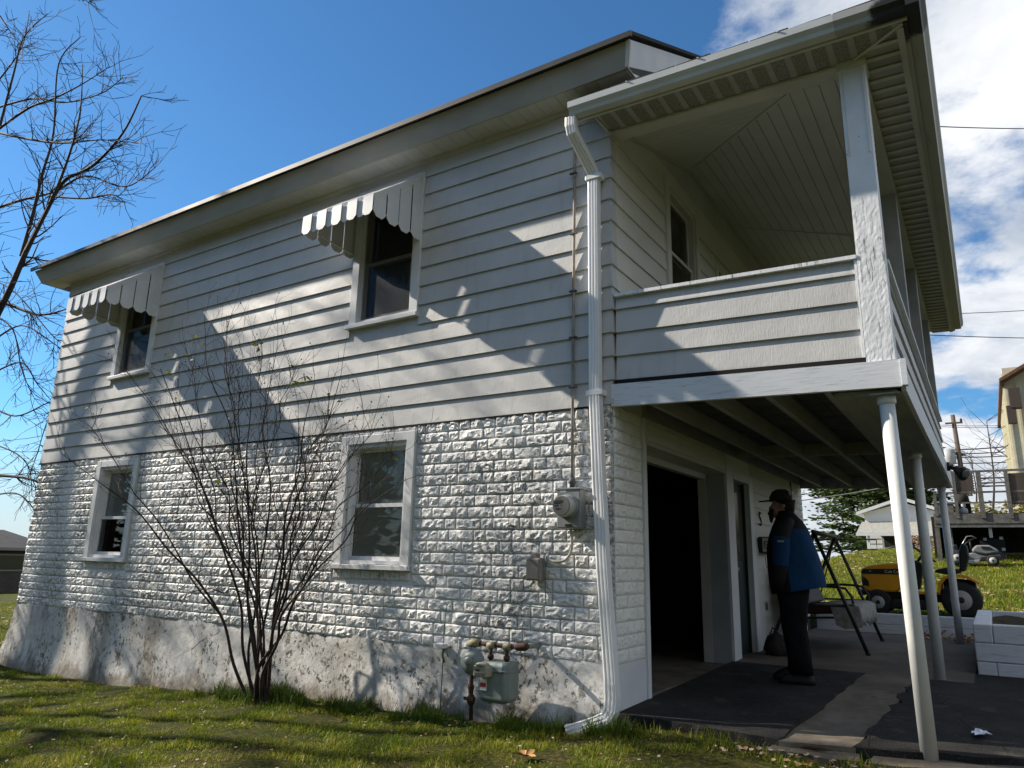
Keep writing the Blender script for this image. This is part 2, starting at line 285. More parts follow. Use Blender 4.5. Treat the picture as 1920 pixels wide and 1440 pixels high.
# ------------------------------------------------------------------ builders
def tag(o, label=None, cat=None, group=None, kind=None):
    for k, v in (('label', label), ('category', cat), ('group', group), ('kind', kind)):
        if v: o[k] = v
    return o
def adopt(o, parent):
    if parent is not None:
        o.parent = parent; o.matrix_parent_inverse = PINV[parent.name]
PINV = {}
def empty(name, loc, label=None, cat=None, group=None, kind=None):
    o = bpy.data.objects.new(name, None); COL.objects.link(o); o.location = loc; o.empty_display_size = .2
    PINV[o.name] = Matrix.Translation(loc).inverted(); return tag(o, label, cat, group, kind)
def mkmesh(name, V, F, mat=None, smooth=False, mats=None, fm=None):
    me = bpy.data.meshes.new(name); me.from_pydata([tuple(v) for v in V], [], F)
    if mats:
        for a in mats: me.materials.append(MATS[a])
        if fm is not None: me.polygons.foreach_set('material_index', fm)
    elif mat: me.materials.append(MATS[mat])
    if smooth: me.polygons.foreach_set('use_smooth', [True] * len(me.polygons))
    me.update(); return me
def place(name, me, parent=None, loc=None, scale=None, rot=None):
    o = bpy.data.objects.new(name, me); COL.objects.link(o)
    if loc is not None: o.location = loc
    if scale is not None: o.scale = scale
    if rot is not None: o.rotation_euler = rot
    PINV[o.name] = Matrix.Identity(4)
    if parent is not None:
        # world matrix of every parent is a pure translation or identity
        w = Matrix.Identity(4); q = parent
        o.parent = parent; o.matrix_parent_inverse = PINV[parent.name] if parent.type == 'EMPTY' else world_inv(parent)
    return o
def world_inv(o):
    # parts are modelled in world space: their own world matrix is loc/rot/scale as set
    return Matrix.LocRotScale(o.location, o.rotation_euler, o.scale).inverted()
class MB:
    def __init__(s): s.V = []; s.F = []
    def add(s, V, F):
        b = len(s.V); s.V += [tuple(v) for v in V]; s.F += [tuple(i + b for i in f) for f in F]; return s
    def box(s, x0, x1, y0, y1, z0, z1):
        return s.add([(x0, y0, z0), (x1, y0, z0), (x1, y1, z0), (x0, y1, z0), (x0, y0, z1), (x1, y0, z1), (x1, y1, z1), (x0, y1, z1)],
                     [(0, 3, 2, 1), (4, 5, 6, 7), (0, 1, 5, 4), (1, 2, 6, 5), (2, 3, 7, 6), (3, 0, 4, 7)])
    def obox(s, c, ax, ay, az):
        c = Vector(c); ax = Vector(ax); ay = Vector(ay); az = Vector(az); P = []
        for k in (-1, 1):
            for i, j in ((-1, -1), (1, -1), (1, 1), (-1, 1)): P.append(c + ax * i + ay * j + az * k)
        return s.add(P, [(0, 3, 2, 1), (4, 5, 6, 7), (0, 1, 5, 4), (1, 2, 6, 5), (2, 3, 7, 6), (3, 0, 4, 7)])
    def bar(s, a, b, w, h, up=(0, 0, 1)):
        a = Vector(a); b = Vector(b); d = (b - a); L = d.length; d.normalize(); u = Vector(up)
        sx = d.cross(u)
        if sx.length < 1e-4: sx = d.cross(Vector((1, 0, 0)))
        sx.normalize(); uu = sx.cross(d)
        return s.obox((a + b) / 2, sx * w / 2, d * L / 2, uu * h / 2)
    def prism(s, poly, ext):
        e = Vector(ext); P = [Vector(p) for p in poly]; n = len(P)
        return s.add(P + [p + e for p in P], [tuple(range(n - 1, -1, -1)), tuple(range(n, 2 * n))] + [(i, (i + 1) % n, n + (i + 1) % n, n + i) for i in range(n)])
    def tube(s, pts, rad, n=8, cap=True):
        pts = [Vector(p) for p in pts]
        if not isinstance(rad, (list, tuple)): rad = [rad] * len(pts)
        V = []; F = []; pu = None
        for i, p in enumerate(pts):
            d = (pts[min(i + 1, len(pts) - 1)] - pts[max(i - 1, 0)])
            if d.length < 1e-9: d = Vector((0, 0, 1))
            d.normalize()
            u = pu - d * pu.dot(d) if pu is not None else (Vector((0, 0, 1)).cross(d) if abs(d.z) < .95 else Vector((1, 0, 0)).cross(d))
            if u.length < 1e-6: u = Vector((1, 0, 0))
            u.normalize(); pu = u; w = d.cross(u)
            for k in range(n):
                a = 2 * math.pi * k / n; V.append(p + (u * math.cos(a) + w * math.sin(a)) * rad[i])
        for i in range(len(pts) - 1):
            for k in range(n): F.append((i * n + k, i * n + (k + 1) % n, (i + 1) * n + (k + 1) % n, (i + 1) * n + k))
        if cap and n > 2: F += [tuple(range(n - 1, -1, -1)), tuple((len(pts) - 1) * n + k for k in range(n))]
        return s.add(V, F)
    def sweep(s, pts, prof, side, cap=True):
        """profile (a along side, b along normal) swept on a path; side: constant sideways vector"""
        pts = [Vector(p) for p in pts]; sd_ = Vector(side).normalized(); n = len(prof); V = []; F = []
        for i, p in enumerate(pts):
            d = pts[min(i + 1, len(pts) - 1)] - pts[max(i - 1, 0)]; d = (d - sd_ * d.dot(sd_)).normalized(); nn_ = sd_.cross(d)
            for a, b in prof: V.append(p + sd_ * a + nn_ * b)
        for i in range(len(pts) - 1):
            for k in range(n): F.append((i * n + k, i * n + (k + 1) % n, (i + 1) * n + (k + 1) % n, (i + 1) * n + k))
        if cap: F += [tuple(range(n - 1, -1, -1)), tuple((len(pts) - 1) * n + k for k in range(n))]
        return s.add(V, F)
    def lathe(s, c, axis, prof, n=20):
        """prof: list of (t along axis, radius)"""
        c = Vector(c); d = Vector(axis).normalized(); u = d.cross(Vector((0, 0, 1)) if abs(d.z) < .9 else Vector((1, 0, 0))).normalized(); w = d.cross(u); V = []; F = []
        for t, r in prof:
            for k in range(n):
                a = 2 * math.pi * k / n; V.append(c + d * t + (u * math.cos(a) + w * math.sin(a)) * r)
        for i in range(len(prof) - 1):
            for k in range(n): F.append((i * n + k, i * n + (k + 1) % n, (i + 1) * n + (k + 1) % n, (i + 1) * n + k))
        F += [tuple(range(n - 1, -1, -1)), tuple((len(prof) - 1) * n + k for k in range(n))]
        return s.add(V, F)
    def loft(s, rings, cap=True):
        n = len(rings[0]); V = [p for r in rings for p in r]; F = []
        for i in range(len(rings) - 1):
            for k in range(n): F.append((i * n + k, i * n + (k + 1) % n, (i + 1) * n + (k + 1) % n, (i + 1) * n + k))
        if cap: F += [tuple(range(n - 1, -1, -1)), tuple((len(rings) - 1) * n + k for k in range(n))]
        return s.add(V, F)
    def shift(s, v): s.V = [(a + v[0], b + v[1], c + v[2]) for a, b, c in s.V]; return s
    def build(s, name, mat, parent=None, smooth=False, bevel=0.0, sub=0):
        o = place(name, mkmesh(name, s.V, s.F, mat, smooth), parent)
        if bevel:
            b = o.modifiers.new('b', 'BEVEL'); b.width = bevel; b.segments = 2; b.limit_method = 'ANGLE'; b.angle_limit = R_(35)
        if sub: m_ = o.modifiers.new('s', 'SUBSURF'); m_.levels = sub; m_.render_levels = sub
        return o
def fix_normals(me):
    import bmesh
    bm = bmesh.new(); bm.from_mesh(me); bmesh.ops.recalc_face_normals(bm, faces=bm.faces); bm.to_mesh(me); bm.free()
def arc(p0, p1, p2, n=6):
    a, b, c = Vector(p0), Vector(p1), Vector(p2)
    return [a * (1 - t) ** 2 + b * 2 * t * (1 - t) + c * t * t for t in [i / n for i in range(n + 1)]]
def lerp(a, b, t): return a + (b - a) * t
def sstep(a, b, x): t = max(0, min(1, (x - a) / (b - a))); return t * t * (3 - 2 * t)
def unproj(u, v, y):
    d = CF + CR * ((u - 960) / 1357.5) + CU * ((720 - v) / 1357.5); return CP + d * ((y - CP.y) / d.y)

# ------------------------------------------------------------------ the ground
AX = [-60, -45, -25, -12, -9.3, -8, -5.4, -2.8, -1.3, -.35, 0.3, 2, 8]
AZ_ = [-1.7, -1.4, -.9, -.56, -.53, -.56, -.43, -.27, -.235, -.17, -.10, -.10, -.05]
def ground_z(x, y):
    a = np.interp(x, AX, AZ_)
    front = a + .03 * np.minimum(y, 0) + .012 * np.sin(x * 3.1 + y * 2.3) + .010 * np.sin(x * 1.3 - y * 4.1)
    t = np.clip((y - 7.4) / .35, 0, 1); t = t * t * (3 - 2 * t)
    s = np.clip((y - 8.5) / 26, 0, 1); s = s * s * (3 - 2 * s)
    hill = .34 + 1.52 * s + .02 * np.sin(x * 1.1 + y * .7)
    w = np.clip((x + 9.0) / 7.5, 0, 1); w = w * w * (3 - 2 * w)
    return front * (1 - t * w) + hill * t * w
def gz(x, y): return float(ground_z(np.array(x, float), np.array(y, float)))
gx = np.unique(np.concatenate([np.arange(-14, 8, .25), -14 - np.geomspace(.5, 900, 26), 8 + np.geomspace(.5, 900, 26)]))
gy = np.unique(np.concatenate([np.arange(-7, 14, .25), -7 - np.geomspace(.5, 600, 18), 14 + np.geomspace(.5, 1500, 34)]))
XX, YY = np.meshgrid(gx, gy); ZZ = ground_z(XX, YY)
nx_, ny_ = len(gx), len(gy)
gv = np.stack([XX.ravel(), YY.ravel(), ZZ.ravel()], 1)
gf = [(j * nx_ + i, j * nx_ + i + 1, (j + 1) * nx_ + i + 1, (j + 1) * nx_ + i) for j in range(ny_ - 1) for i in range(nx_ - 1)]
tag(place('ground', mkmesh('ground', gv.tolist(), gf, 'lawn', True)), 'rough green lawn around the house and up the hill behind', 'lawn', kind='structure')

def in_frame(P, m=60):
    d = P - np.array(CP); z = d @ np.array(CF); z = np.maximum(z, 1e-6)
    u = 960 + 1357.5 * (d @ np.array(CR)) / z; v = 720 - 1357.5 * (d @ np.array(CU)) / z
    return (z > .3) & (u > -m) & (u < 1920 + m) & (v > -m) & (v < 1440 + m)
rs = np.random.RandomState(5)
def blades(name, xy, hmin, hmax, wid, lean, mat, label, cat='grass'):
    n = len(xy); z = ground_z(xy[:, 0], xy[:, 1]); cl_ = .78 + .62 * np.sin(xy[:, 0] * 7.3 + 2 * np.sin(xy[:, 1] * 5.1)) * np.sin(xy[:, 1] * 8.7 + 1.5 * np.sin(xy[:, 0] * 4.3)); h = rs.uniform(hmin, hmax, n) * rs.uniform(.6, 1.1, n) * cl_
    a = rs.uniform(0, 2 * np.pi, n); b = rs.uniform(0, 2 * np.pi, n); ln = rs.uniform(.2, 1.0, n) * lean
    base = np.stack([xy[:, 0], xy[:, 1], z - .006], 1); s = np.stack([np.cos(a), np.sin(a), a * 0], 1) * (wid * rs.uniform(.6, 1.2, n))[:, None]
    l = np.stack([np.cos(b), np.sin(b), b * 0], 1) * (h * ln)[:, None]; up = np.array([0, 0, 1.0])
    mid = base + up * (h * .6)[:, None] + l * .45; tip = base + up * (h * (1 - .25 * ln))[:, None] + l * 1.1
    V = np.stack([base - s, base + s, mid + s * .75, mid - s * .75, tip], 1).reshape(-1, 3)
    i = np.arange(n) * 5
    me = bpy.data.meshes.new(name); me.vertices.add(n * 5); me.vertices.foreach_set('co', V.ravel())
    loops = np.stack([i, i + 1, i + 2, i + 3, i + 3, i + 2, i + 4], 1).ravel(); me.loops.add(n * 7); me.loops.foreach_set('vertex_index', loops)
    me.polygons.add(n * 2); me.polygons.foreach_set('loop_start', np.stack([np.arange(n) * 7, np.arange(n) * 7 + 4], 1).ravel())
    me.update(calc_edges=True); me.materials.append(MATS[mat]); return tag(place(name, me), label, cat, kind='stuff')
def scatter(n, x0, x1, y0, y1, keep=None):
    p = np.stack([rs.uniform(x0, x1, n), rs.uniform(y0, y1, n)], 1); P = np.concatenate([p, ground_z(p[:, 0], p[:, 1])[:, None]], 1)
    k = in_frame(P)
    if keep is not None: k &= keep(p)
    return p[k]
bare_ = lambda p: np.sin(p[:, 0] * 3.7 + 2.2 * np.sin(p[:, 1] * 2.9)) * np.sin(p[:, 1] * 4.9 + 1.7 * np.sin(p[:, 0] * 2.1)) > -.55
lawn_keep = lambda p: bare_(p) & ~((p[:, 0] > -9.36) & (p[:, 0] < -.02) & (p[:, 1] > -.02)) & ~((p[:, 0] > -.05) & (p[:, 1] > -.25 + .02 * np.sin(p[:, 0] * 9)))
blades('lawn_grass', scatter(250000, -10.5, 2.4, -4.4, .3, lawn_keep), .025, .065, .0028, 1.1, 'grass_blade', 'short patchy autumn grass blades on the front lawn')
sp_ = lambda p: lawn_keep(p) & (np.sin(p[:, 0] * 5.1) * np.sin(p[:, 0] * 1.7 + 1) > -.45)
blades('wall_grass', scatter(16000, -4.6, .3, -.34, -.01, sp_), .07, .17, .0028, .7, 'grass_dark', 'taller dark grass growing along the foot of the wall')
blades('side_lawn_grass', scatter(60000, -30, -9.3, -3, 9, lambda p: ~((p[:, 0] > -9.4) & (p[:, 1] > -.02))), .05, .10, .006, .9, 'grass_blade', 'green grass beyond the far left corner of the house')
blades('hill_grass', scatter(120000, -3, 7, 8.0, 36), .05, .12, .008, .8, 'grass_blade', 'sunlit grass on the rising lawn behind the porch')
edge_ = scatter(2600, 0.1, 2.5, -.30, -.12); blades('edge_grass', edge_[:900], .05, .13, .003, .9, 'grass_blade', 'ragged grass tufts along the broken slab edge')
# fallen leaves nobody could count
def litter(name, xy, smin, smax, label):
    n = len(xy); z = ground_z(xy[:, 0], xy[:, 1]) + rs.uniform(.015, .045, n); V = []; F = []
    for i in range(n):
        s = rs.uniform(smin, smax); a = rs.uniform(0, 6.3); q = Matrix.Rotation(a, 3, 'Z') @ Matrix.Rotation(rs.uniform(-.7, .7), 3, 'X'); c = Vector((xy[i, 0], xy[i, 1], z[i])); b = len(V)
        for px, py, pz in ((-.5, 0, .10), (-.15, -.35, 0), (.3, -.28, .05), (.55, 0, .14), (.3, .28, .02), (-.15, .35, .12), (0, 0, -.03)): V.append(c + q @ Vector((px, py, pz)) * s)
        F += [(b + 6, b + k, b + (k + 1) % 6) for k in range(6)]
    return tag(place(name, mkmesh(name, V, F, 'leaf_litter')), label, 'leaves', kind='stuff')
litter('leaf_litter', scatter(2200, -10, 2.3, -4.2, -.05, lawn_keep), .008, .030, 'scattered dead leaf fragments lying in the front lawn')
litter('hill_leaf_litter', scatter(2300, -3, 6, 8.5, 30, lambda p: np.sin(p[:, 0] * 1.3 + p[:, 1] * .4) > -.6), .05, .13, 'pale fallen leaves strewn over the lawn behind the porch')
litter('left_leaf_litter', scatter(700, -26, -9.6, -2, 8), .06, .14, 'reddish fallen leaves on the grass left of the house')
def slab_z(x, y): return .004 + .014 * max(y, 0) - (.05 * (1 - sstep(-.3, .5, y)) if y < .5 else 0)
litter('slab_edge_litter', scatter(150, .9, 2.6, -.42, -.18), .02, .05, 'brown leaf scraps caught below the broken slab edge')

# driveway and patio slabs
def sheet(name, poly, mat, dz, thick, label, kind='structure', nsub=1):
    mb = MB(); top = [Vector((x, y, slab_z(x, y) + dz)) for x, y in poly]; n = len(top)
    mb.add(top + [p - Vector((0, 0, thick)) for p in top], [tuple(range(n))] + [(i, n + i, n + (i + 1) % n, (i + 1) % n) for i in range(n)])
    o = mb.build(name, mat); return tag(o, label, kind=kind)
def ragged(p0, p1, n, amp, seed):
    r = random.Random(seed); a = Vector(p0); b = Vector(p1); d = (b - a); nn_ = Vector((-d.y, d.x)).normalized()
    return [tuple(a + d * (i / n) + (nn_ * r.uniform(-amp, amp) if 0 < i < n else Vector((0, 0)))) for i in range(n + 1)]
sheet('concrete_patio', [(-.0, 2.9), (2.2, 2.9), (2.2, 7.75), (-.0, 7.75)], 'patio', .0, .15, 'brown stained concrete patio slab under the far porch')
sheet('concrete_strip', ragged((1.18, -.10), (1.62, -.02), 6, .025, 3) + ragged((1.66, .4), (1.72, 2.9), 4, .03, 4) + [(1.28, 2.9)], 'concrete', .002, .16, 'worn light concrete strip between two asphalt patches')
sheet('asphalt_patch', ragged((.02, -.02), (1.18, -.10), 12, .02, 5) + ragged((1.20, 0), (1.30, 2.93), 14, .018, 6) + [(.02, 2.9)], 'asphalt', .008, .12, 'dark asphalt patch beside the garage opening')
sheet('asphalt_drive', ragged((1.60, -.02), (5.5, .95), 24, .03, 7) + [(6.5, 3.6), (2.2, 3.6), (2.2, 2.95)] + ragged((1.74, 2.9), (1.66, .2), 14, .05, 8), 'asphalt', .004, .14, 'crumbling dark asphalt drive under the near porch post')
sheet('broken_concrete_kerb', ragged((1.12, -.22), (1.66, -.16), 7, .03, 12) + ragged((1.64, -.02), (1.14, -.09), 7, .012, 13), 'concrete', -.03, .13, 'broken concrete step at the edge of the lawn')
sheet('drive_edge_concrete', ragged((1.70, -.15), (5.4, .72), 22, .025, 14) + ragged((5.5, .96), (1.72, .03), 22, .02, 15), 'concrete', -.035, .12, 'chipped concrete edge of the drive')
gb = MB()
for i in range(500):
    x = rnd.uniform(1.55, 4.5); y = -.17 + (x - 1.62) * .236 + rnd.gauss(-.10, .06); z = gz(x, y); s = rnd.uniform(.004, .016)
    gb.lathe((x, y, z + s * .4), (rnd.random(), rnd.random(), 1), [(-s * .6, s * .5), (0, s), (s * .6, s * .45)], 5)
tag(gb.build('edge_gravel', 'concrete'), 'loose pale gravel and crumbs along the drive edge', 'gravel', kind='stuff')

# ------------------------------------------------------------------ the house
E8 = .2032; Z0 = 2.3; LX = -9.35; DY = 7.1; SOF = 5.145
house = empty('house', (-4.7, 3.5, 0), 'two-storey white sided house on painted block with awnings and covered corner porch', 'house')
SIDE = lambda u, o, z: (u, -o, z)
FRONT = lambda u, o, z: (o, u, z)
PSH = lambda x: -.03 * max(0.0, x)
def fbox(mb, fr, u0, u1, o0, o1, z0, z1):
    P = [Vector(fr(u, o, z)) for u in (u0, u1) for o in (o0, o1) for z in (z0, z1)]
    return mb.add(P, [(0, 1, 3, 2), (4, 6, 7, 5), (0, 4, 5, 1), (2, 3, 7, 6), (0, 2, 6, 4), (1, 5, 7, 3)])
def wall_with_holes(mb, fr, u0, u1, z0, z1, holes, o0, o1):
    zs = sorted({z0, z1, *[min(max(h[2], z0), z1) for h in holes], *[min(max(h[3], z0), z1) for h in holes]})
    for a, b in zip(zs[:-1], zs[1:]):
        segs = [(u0, u1)]
        for h in holes:
            if h[2] < b - 1e-6 and h[3] > a + 1e-6:
                segs = [t for s in segs for t in ((s[0], min(s[1], h[0])), (max(s[0], h[1]), s[1])) if t[1] - t[0] > 1e-4]
        for s in segs: fbox(mb, fr, s[0], s[1], o0, o1, a, b)
U1 = (-3.06, -2.11, 3.40, 5.0); U2 = (-7.72, -6.77, 3.385, 4.97); L1 = (-3.02, -2.045, .93, 2.235); L2 = (-7.69, -6.71, .915, 2.235)
def hole(w): return (w[0] + .10, w[1] - .10, w[2] + .05, w[3] - .06)
# side wall cores
mb = MB(); wall_with_holes(mb, SIDE, LX, -.001, Z0, 5.40, [hole(U1), hole(U2)], -.15, -.002); side_wall = mb.build('side_wall', 'siding', house)
mb = MB(); wall_with_holes(mb, SIDE, LX, -.001, .27, Z0, [hole(L1), hole(L2)], -.20, -.001); stone_wall = mb.build('stone_wall', 'stone_paint', house)
PW = (1.30, 2.32, 3.50, 5.0)                                 # porch window (y range)
PW2 = (3.05, 3.95, 2.46, 4.55)                               # porch door
mb = MB(); wall_with_holes(mb, FRONT, .151, DY - .151, Z0, 5.38, [hole(PW), PW2], -.15, -.002); front_wall = mb.build('front_wall', 'siding_porch', house)
GAR = (.63, 2.96, -.3, 2.05); DOOR = (3.24, 3.87, -.3, 2.02)
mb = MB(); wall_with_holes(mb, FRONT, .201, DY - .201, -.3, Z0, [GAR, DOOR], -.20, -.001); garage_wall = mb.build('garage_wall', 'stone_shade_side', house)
# rooms behind the openings: floors, far walls, ceilings
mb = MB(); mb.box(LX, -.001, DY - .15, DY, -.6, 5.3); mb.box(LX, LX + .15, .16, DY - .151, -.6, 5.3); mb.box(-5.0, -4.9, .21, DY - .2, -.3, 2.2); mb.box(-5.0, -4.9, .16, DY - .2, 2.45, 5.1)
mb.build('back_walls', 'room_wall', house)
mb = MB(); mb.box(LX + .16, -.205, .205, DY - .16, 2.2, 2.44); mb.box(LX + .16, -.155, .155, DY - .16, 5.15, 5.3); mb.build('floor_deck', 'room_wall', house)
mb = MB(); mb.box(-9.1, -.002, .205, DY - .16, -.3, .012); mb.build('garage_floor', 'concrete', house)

# parged foundation with its uneven flared foot
nu, nz = 150, 14; V = []; F = []; r2 = random.Random(3)
for i in range(nu + 1):
    u = LX - .02 + (9.36) * i / nu; foot = gz(u, 0) - .06
    for j in range(nz + 1):
        t = j / nz; z = lerp(foot, .335 + .018 * math.sin(u * 7) + .012 * math.sin(u * 23), t)
        fl = (1 - t) ** 2.2; o = .012 + fl * (.05 + .05 * sstep(-7.5, LX, u)) + .007 * math.sin(u * 5 + z * 7) + r2.uniform(-.0025, .0025)
        if t > .93: o -= (t - .93) / .07 * .012
        V.append((u - (.16 * fl if i == 0 else 0), -o, z))
for i in range(nu):
    for j in range(nz): a = i * (nz + 1) + j; F.append((a, a + nz + 1, a + nz + 2, a + 1))
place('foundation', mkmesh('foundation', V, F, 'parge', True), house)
mb = MB(); mb.box(LX, -.001, .001, .2, -.8, .272); mb.build('foundation_core', 'parge', house)

# rock-faced blocks
def rockface(w, h, seed, nx=16, ny=8):
    """pitched rock face: chamfered margin all round, then a rough plateau of shallow chiselled facets"""
    r = random.Random(seed); seeds = [(r.random() * w, r.random() * h, r.uniform(-.22, .24), r.uniform(-.36, .30), r.uniform(-.004, .004)) for _ in range(int(4 + w * 40))]
    gx = [0, .010 / w] + [.010 / w + (1 - .020 / w) * i / (nx - 2) for i in range(1, nx - 2)] + [1 - .010 / w, 1]; gz_ = [0, .011 / h] + [.011 / h + (1 - .021 / h) * j / (ny - 2) for j in range(1, ny - 2)] + [1 - .010 / h, 1]
    V = []; F = []
    for j in range(ny + 1):
        for i in range(nx + 1):
            x = w * gx[i]; z = h * gz_[j]; edge = i in (0, nx) or j in (0, ny); rim1 = i in (1, nx - 1) or j in (1, ny - 1)
            if not edge: x += r.uniform(-.30, .30) * (.006 if rim1 else w / nx); z += r.uniform(-.30, .30) * (.006 if rim1 else h / ny)
            if edge: o = .006
            else:
                s = min(seeds, key=lambda q: (q[0] - x) ** 2 + ((q[1] - z) * 1.2) ** 2); o = .0155 + s[4] + (x - s[0]) * s[2] + (z - s[1]) * s[3]; o = min(max(o, .010), .024)
                if rim1: o = min(o, .0145) + r.uniform(-.0015, .0010)
            V.append((x, -o, z))
    for j in range(ny):
        for i in range(nx):
            a = j * (nx + 1) + i; F += [(a, a + 1, a + nx + 2), (a, a + nx + 2, a + nx + 1)] if (i + j) % 2 else [(a, a + 1, a + nx + 1), (a + 1, a + nx + 2, a + nx + 1)]
    b = len(V); rim = [i for i in range(nx + 1)] + [j * (nx + 1) + nx for j in range(1, ny + 1)] + [ny * (nx + 1) + i for i in range(nx - 1, -1, -1)] + [j * (nx + 1) for j in range(ny - 1, 0, -1)]
    for k in rim: x, y, z = V[k]; V.append((x + (.001 if x > w / 2 else -.001), .0, z + (.001 if z > h / 2 else -.001)))
    n = len(rim); F += [(rim[k], b + k, b + (k + 1) % n, rim[(k + 1) % n]) for k in range(n)]
    return V, F
LONG, SHORT, RH = .275, .125, .10; J = .008
longs = [rockface(LONG - J, RH - J, 100 + i) for i in range(14)]; shorts = [rockface(SHORT - J, RH - J, 200 + i, 9, 8) for i in range(12)]
cuts = [(L1[0] - .03, L1[1] + .015, .84, 2.30), (L2[0] - .03, L2[1] + .015, .83, 2.30)]
pieces = []
XB = -.94                                                   # a block joint measured on the wall
for cidx in range(10):
    ztop = Z0 - .0 - .2 * cidx; off = 0.0 if cidx % 2 == 1 else .2
    n0 = int((LX - XB - .4) / .4) - 1
    for n in range(n0, 4):
        xb = XB + off + .4 * n
        for row, order in ((0, (SHORT, LONG)), (1, (LONG, SHORT))):
            x = xb; z = ztop - .1 * (row + 1)
            for w in order:
                a, b = x, x + w; x += w
                segs = [(max(a, LX + .01), min(b, -.012))]
                for c in cuts:
                    if c[2] < z + .099 and c[3] > z + .001: segs = [t for s in segs for t in ((s[0], min(s[1], c[0])), (max(s[0], c[1]), s[1]))]
                for s in segs:
                    if s[1] - s[0] > .035: pieces.append((s[0], s[1], z, w))
def pdist(p): return ((p[0] - CP.x) ** 2 + CP.y ** 2 + (p[2] - CP.z) ** 2)
pieces.sort(key=pdist)
me_long = [mkmesh('stone', v, f, 'stone_paint') for v, f in longs]; me_short = [mkmesh('stone', v, f, 'stone_paint') for v, f in shorts]
rest = MB()
for i, (a, b, z, w) in enumerate(pieces):
    full = w == LONG; k = rnd.randrange(14 if full else 12); sx_ = (b - a - J) / ((LONG if full else SHORT) - J); flat = 1.0 if rnd.random() > .10 else .6
    if i < 300: place('stone', (me_long if full else me_short)[k], stone_wall, (a + J / 2, -.0015, z + J / 2), (sx_, flat * rnd.uniform(.9, 1.15), 1))
    else:
        v, f_ = (longs if full else shorts)[k]; fs = flat * rnd.uniform(.9, 1.15); rest.add([(a + J / 2 + x * sx_, -.0015 + y * fs, z + J / 2 + zz_) for x, y, zz_ in v], f_)
o = rest.build('stone_field', 'stone_paint', stone_wall); o['kind'] = 'stuff'
# corner pier on the garage side and the far pier
pier = MB()
for c_ in range(20):
    z = Z0 - .1 * (c_ + 1); cutsY = [(0.006, .225), (.225, .35), (.35, .56)] if c_ % 2 else [(.006, .14), (.14, .41), (.41, .56)]
    for a, b in cutsY:
        v, f_ = longs[rnd.randrange(14)]; s_ = (b - a - J) / (LONG - J)
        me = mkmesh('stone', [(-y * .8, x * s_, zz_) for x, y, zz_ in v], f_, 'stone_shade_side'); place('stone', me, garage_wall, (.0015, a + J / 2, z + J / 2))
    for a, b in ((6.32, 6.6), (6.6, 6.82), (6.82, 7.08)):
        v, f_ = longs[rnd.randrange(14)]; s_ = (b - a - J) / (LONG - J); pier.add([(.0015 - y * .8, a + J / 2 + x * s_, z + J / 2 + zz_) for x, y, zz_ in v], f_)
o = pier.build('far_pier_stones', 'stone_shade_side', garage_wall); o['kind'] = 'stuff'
mb = MB(); mb.box(-.0, .014, .012, .562, -.25, .30); mb.build('pier_plinth', 'trim', garage_wall)

# lapped siding boards
def board(fr, u0, u1, z0, h, mat, parent, o_top=.001, o_bot=.0215, name='siding_board', sh=None):
    P = []
    for u in (u0, u1):
        for o_, z in ((-.004, z0 + .002), (o_bot, z0 - .002), (o_bot - .001, z0 + .010), (o_top, z0 + h + .006), (-.004, z0 + h + .006)):
            q = Vector(fr(u, o_, z)); P.append(q)
    F = [(0, 1, 2, 3, 4), (9, 8, 7, 6, 5)] + [(i, 5 + i, 5 + (i + 1) % 5, (i + 1) % 5) for i in range(5)]
    me = mkmesh(name, P, F, mat); fix_normals(me); return place(name, me, parent)
def course(fr, u0, u1, z0, h, holes, mat, parent, seed, splits=(2.6, 3.7), gap=.0025):
    r = random.Random(seed); segs = [(u0, u1)]
    for hh in holes:
        if hh[2] < z0 + h - .01 and hh[3] > z0 + .01: segs = [t for s in segs for t in ((s[0], min(s[1], hh[0])), (max(s[0], hh[1]), s[1])) if t[1] - t[0] > .03]
    for a, b in segs:
        x = a
        while b - x > splits[1] * 1.2: nx2 = x + r.uniform(*splits); board(fr, x + gap, nx2, z0, h, mat, parent, o_bot=.0205 + r.uniform(-.0015, .0015)); x = nx2
        board(fr, x + gap, b, z0, h, mat, parent, o_bot=.0205 + r.uniform(-.0015, .0015))
for k in range(14): course(SIDE, LX - .012, -.085, Z0 + E8 * k, E8 if k < 13 else .19, [U1, U2], 'siding', side_wall, k + 11)
for k in range(13): course(FRONT, .085, DY, Z0 + E8 * k, E8, [PW, (PW2[0] - .08, PW2[1] + .08, 2, PW2[3] + .08)], 'siding_porch', front_wall, k + 51)
for k in range(13):                                          # wrapped corner caps
    z = Z0 + E8 * k; mb = MB(); w = .088
    mb.prism([(-w, -.0245, z - .003), (.0255, -.0255, z - .003), (.0245, w, z - .003), (-.002, w, z - .003), (-.002, .0, z - .003), (-w, .0, z - .003)], (0, 0, .022))
    mb.add([(-w, -.0235, z + .018), (.0245, -.0245, z + .018), (.0235, w, z + .018), (-w, -.0055, z + E8 - .004), (.007, -.007, z + E8 - .004), (.0055, w, z + E8 - .004)], [(0, 1, 4, 3), (1, 2, 5, 4)])
    mb.build('corner_cap', 'siding', side_wall)
mb = MB(); fbox(mb, SIDE, LX - .03, -.09, -.0, .022, Z0 - .022, Z0 - .004); mb.build('starter_strip', 'dark_gap', side_wall)
for k in range(12):                                         # boards beside the basement door
    if k * .19 + .19 < 2.3: board(FRONT, 4.06, 6.27, .05 + k * .19, .19, 'siding_porch', garage_wall, .001, .022)

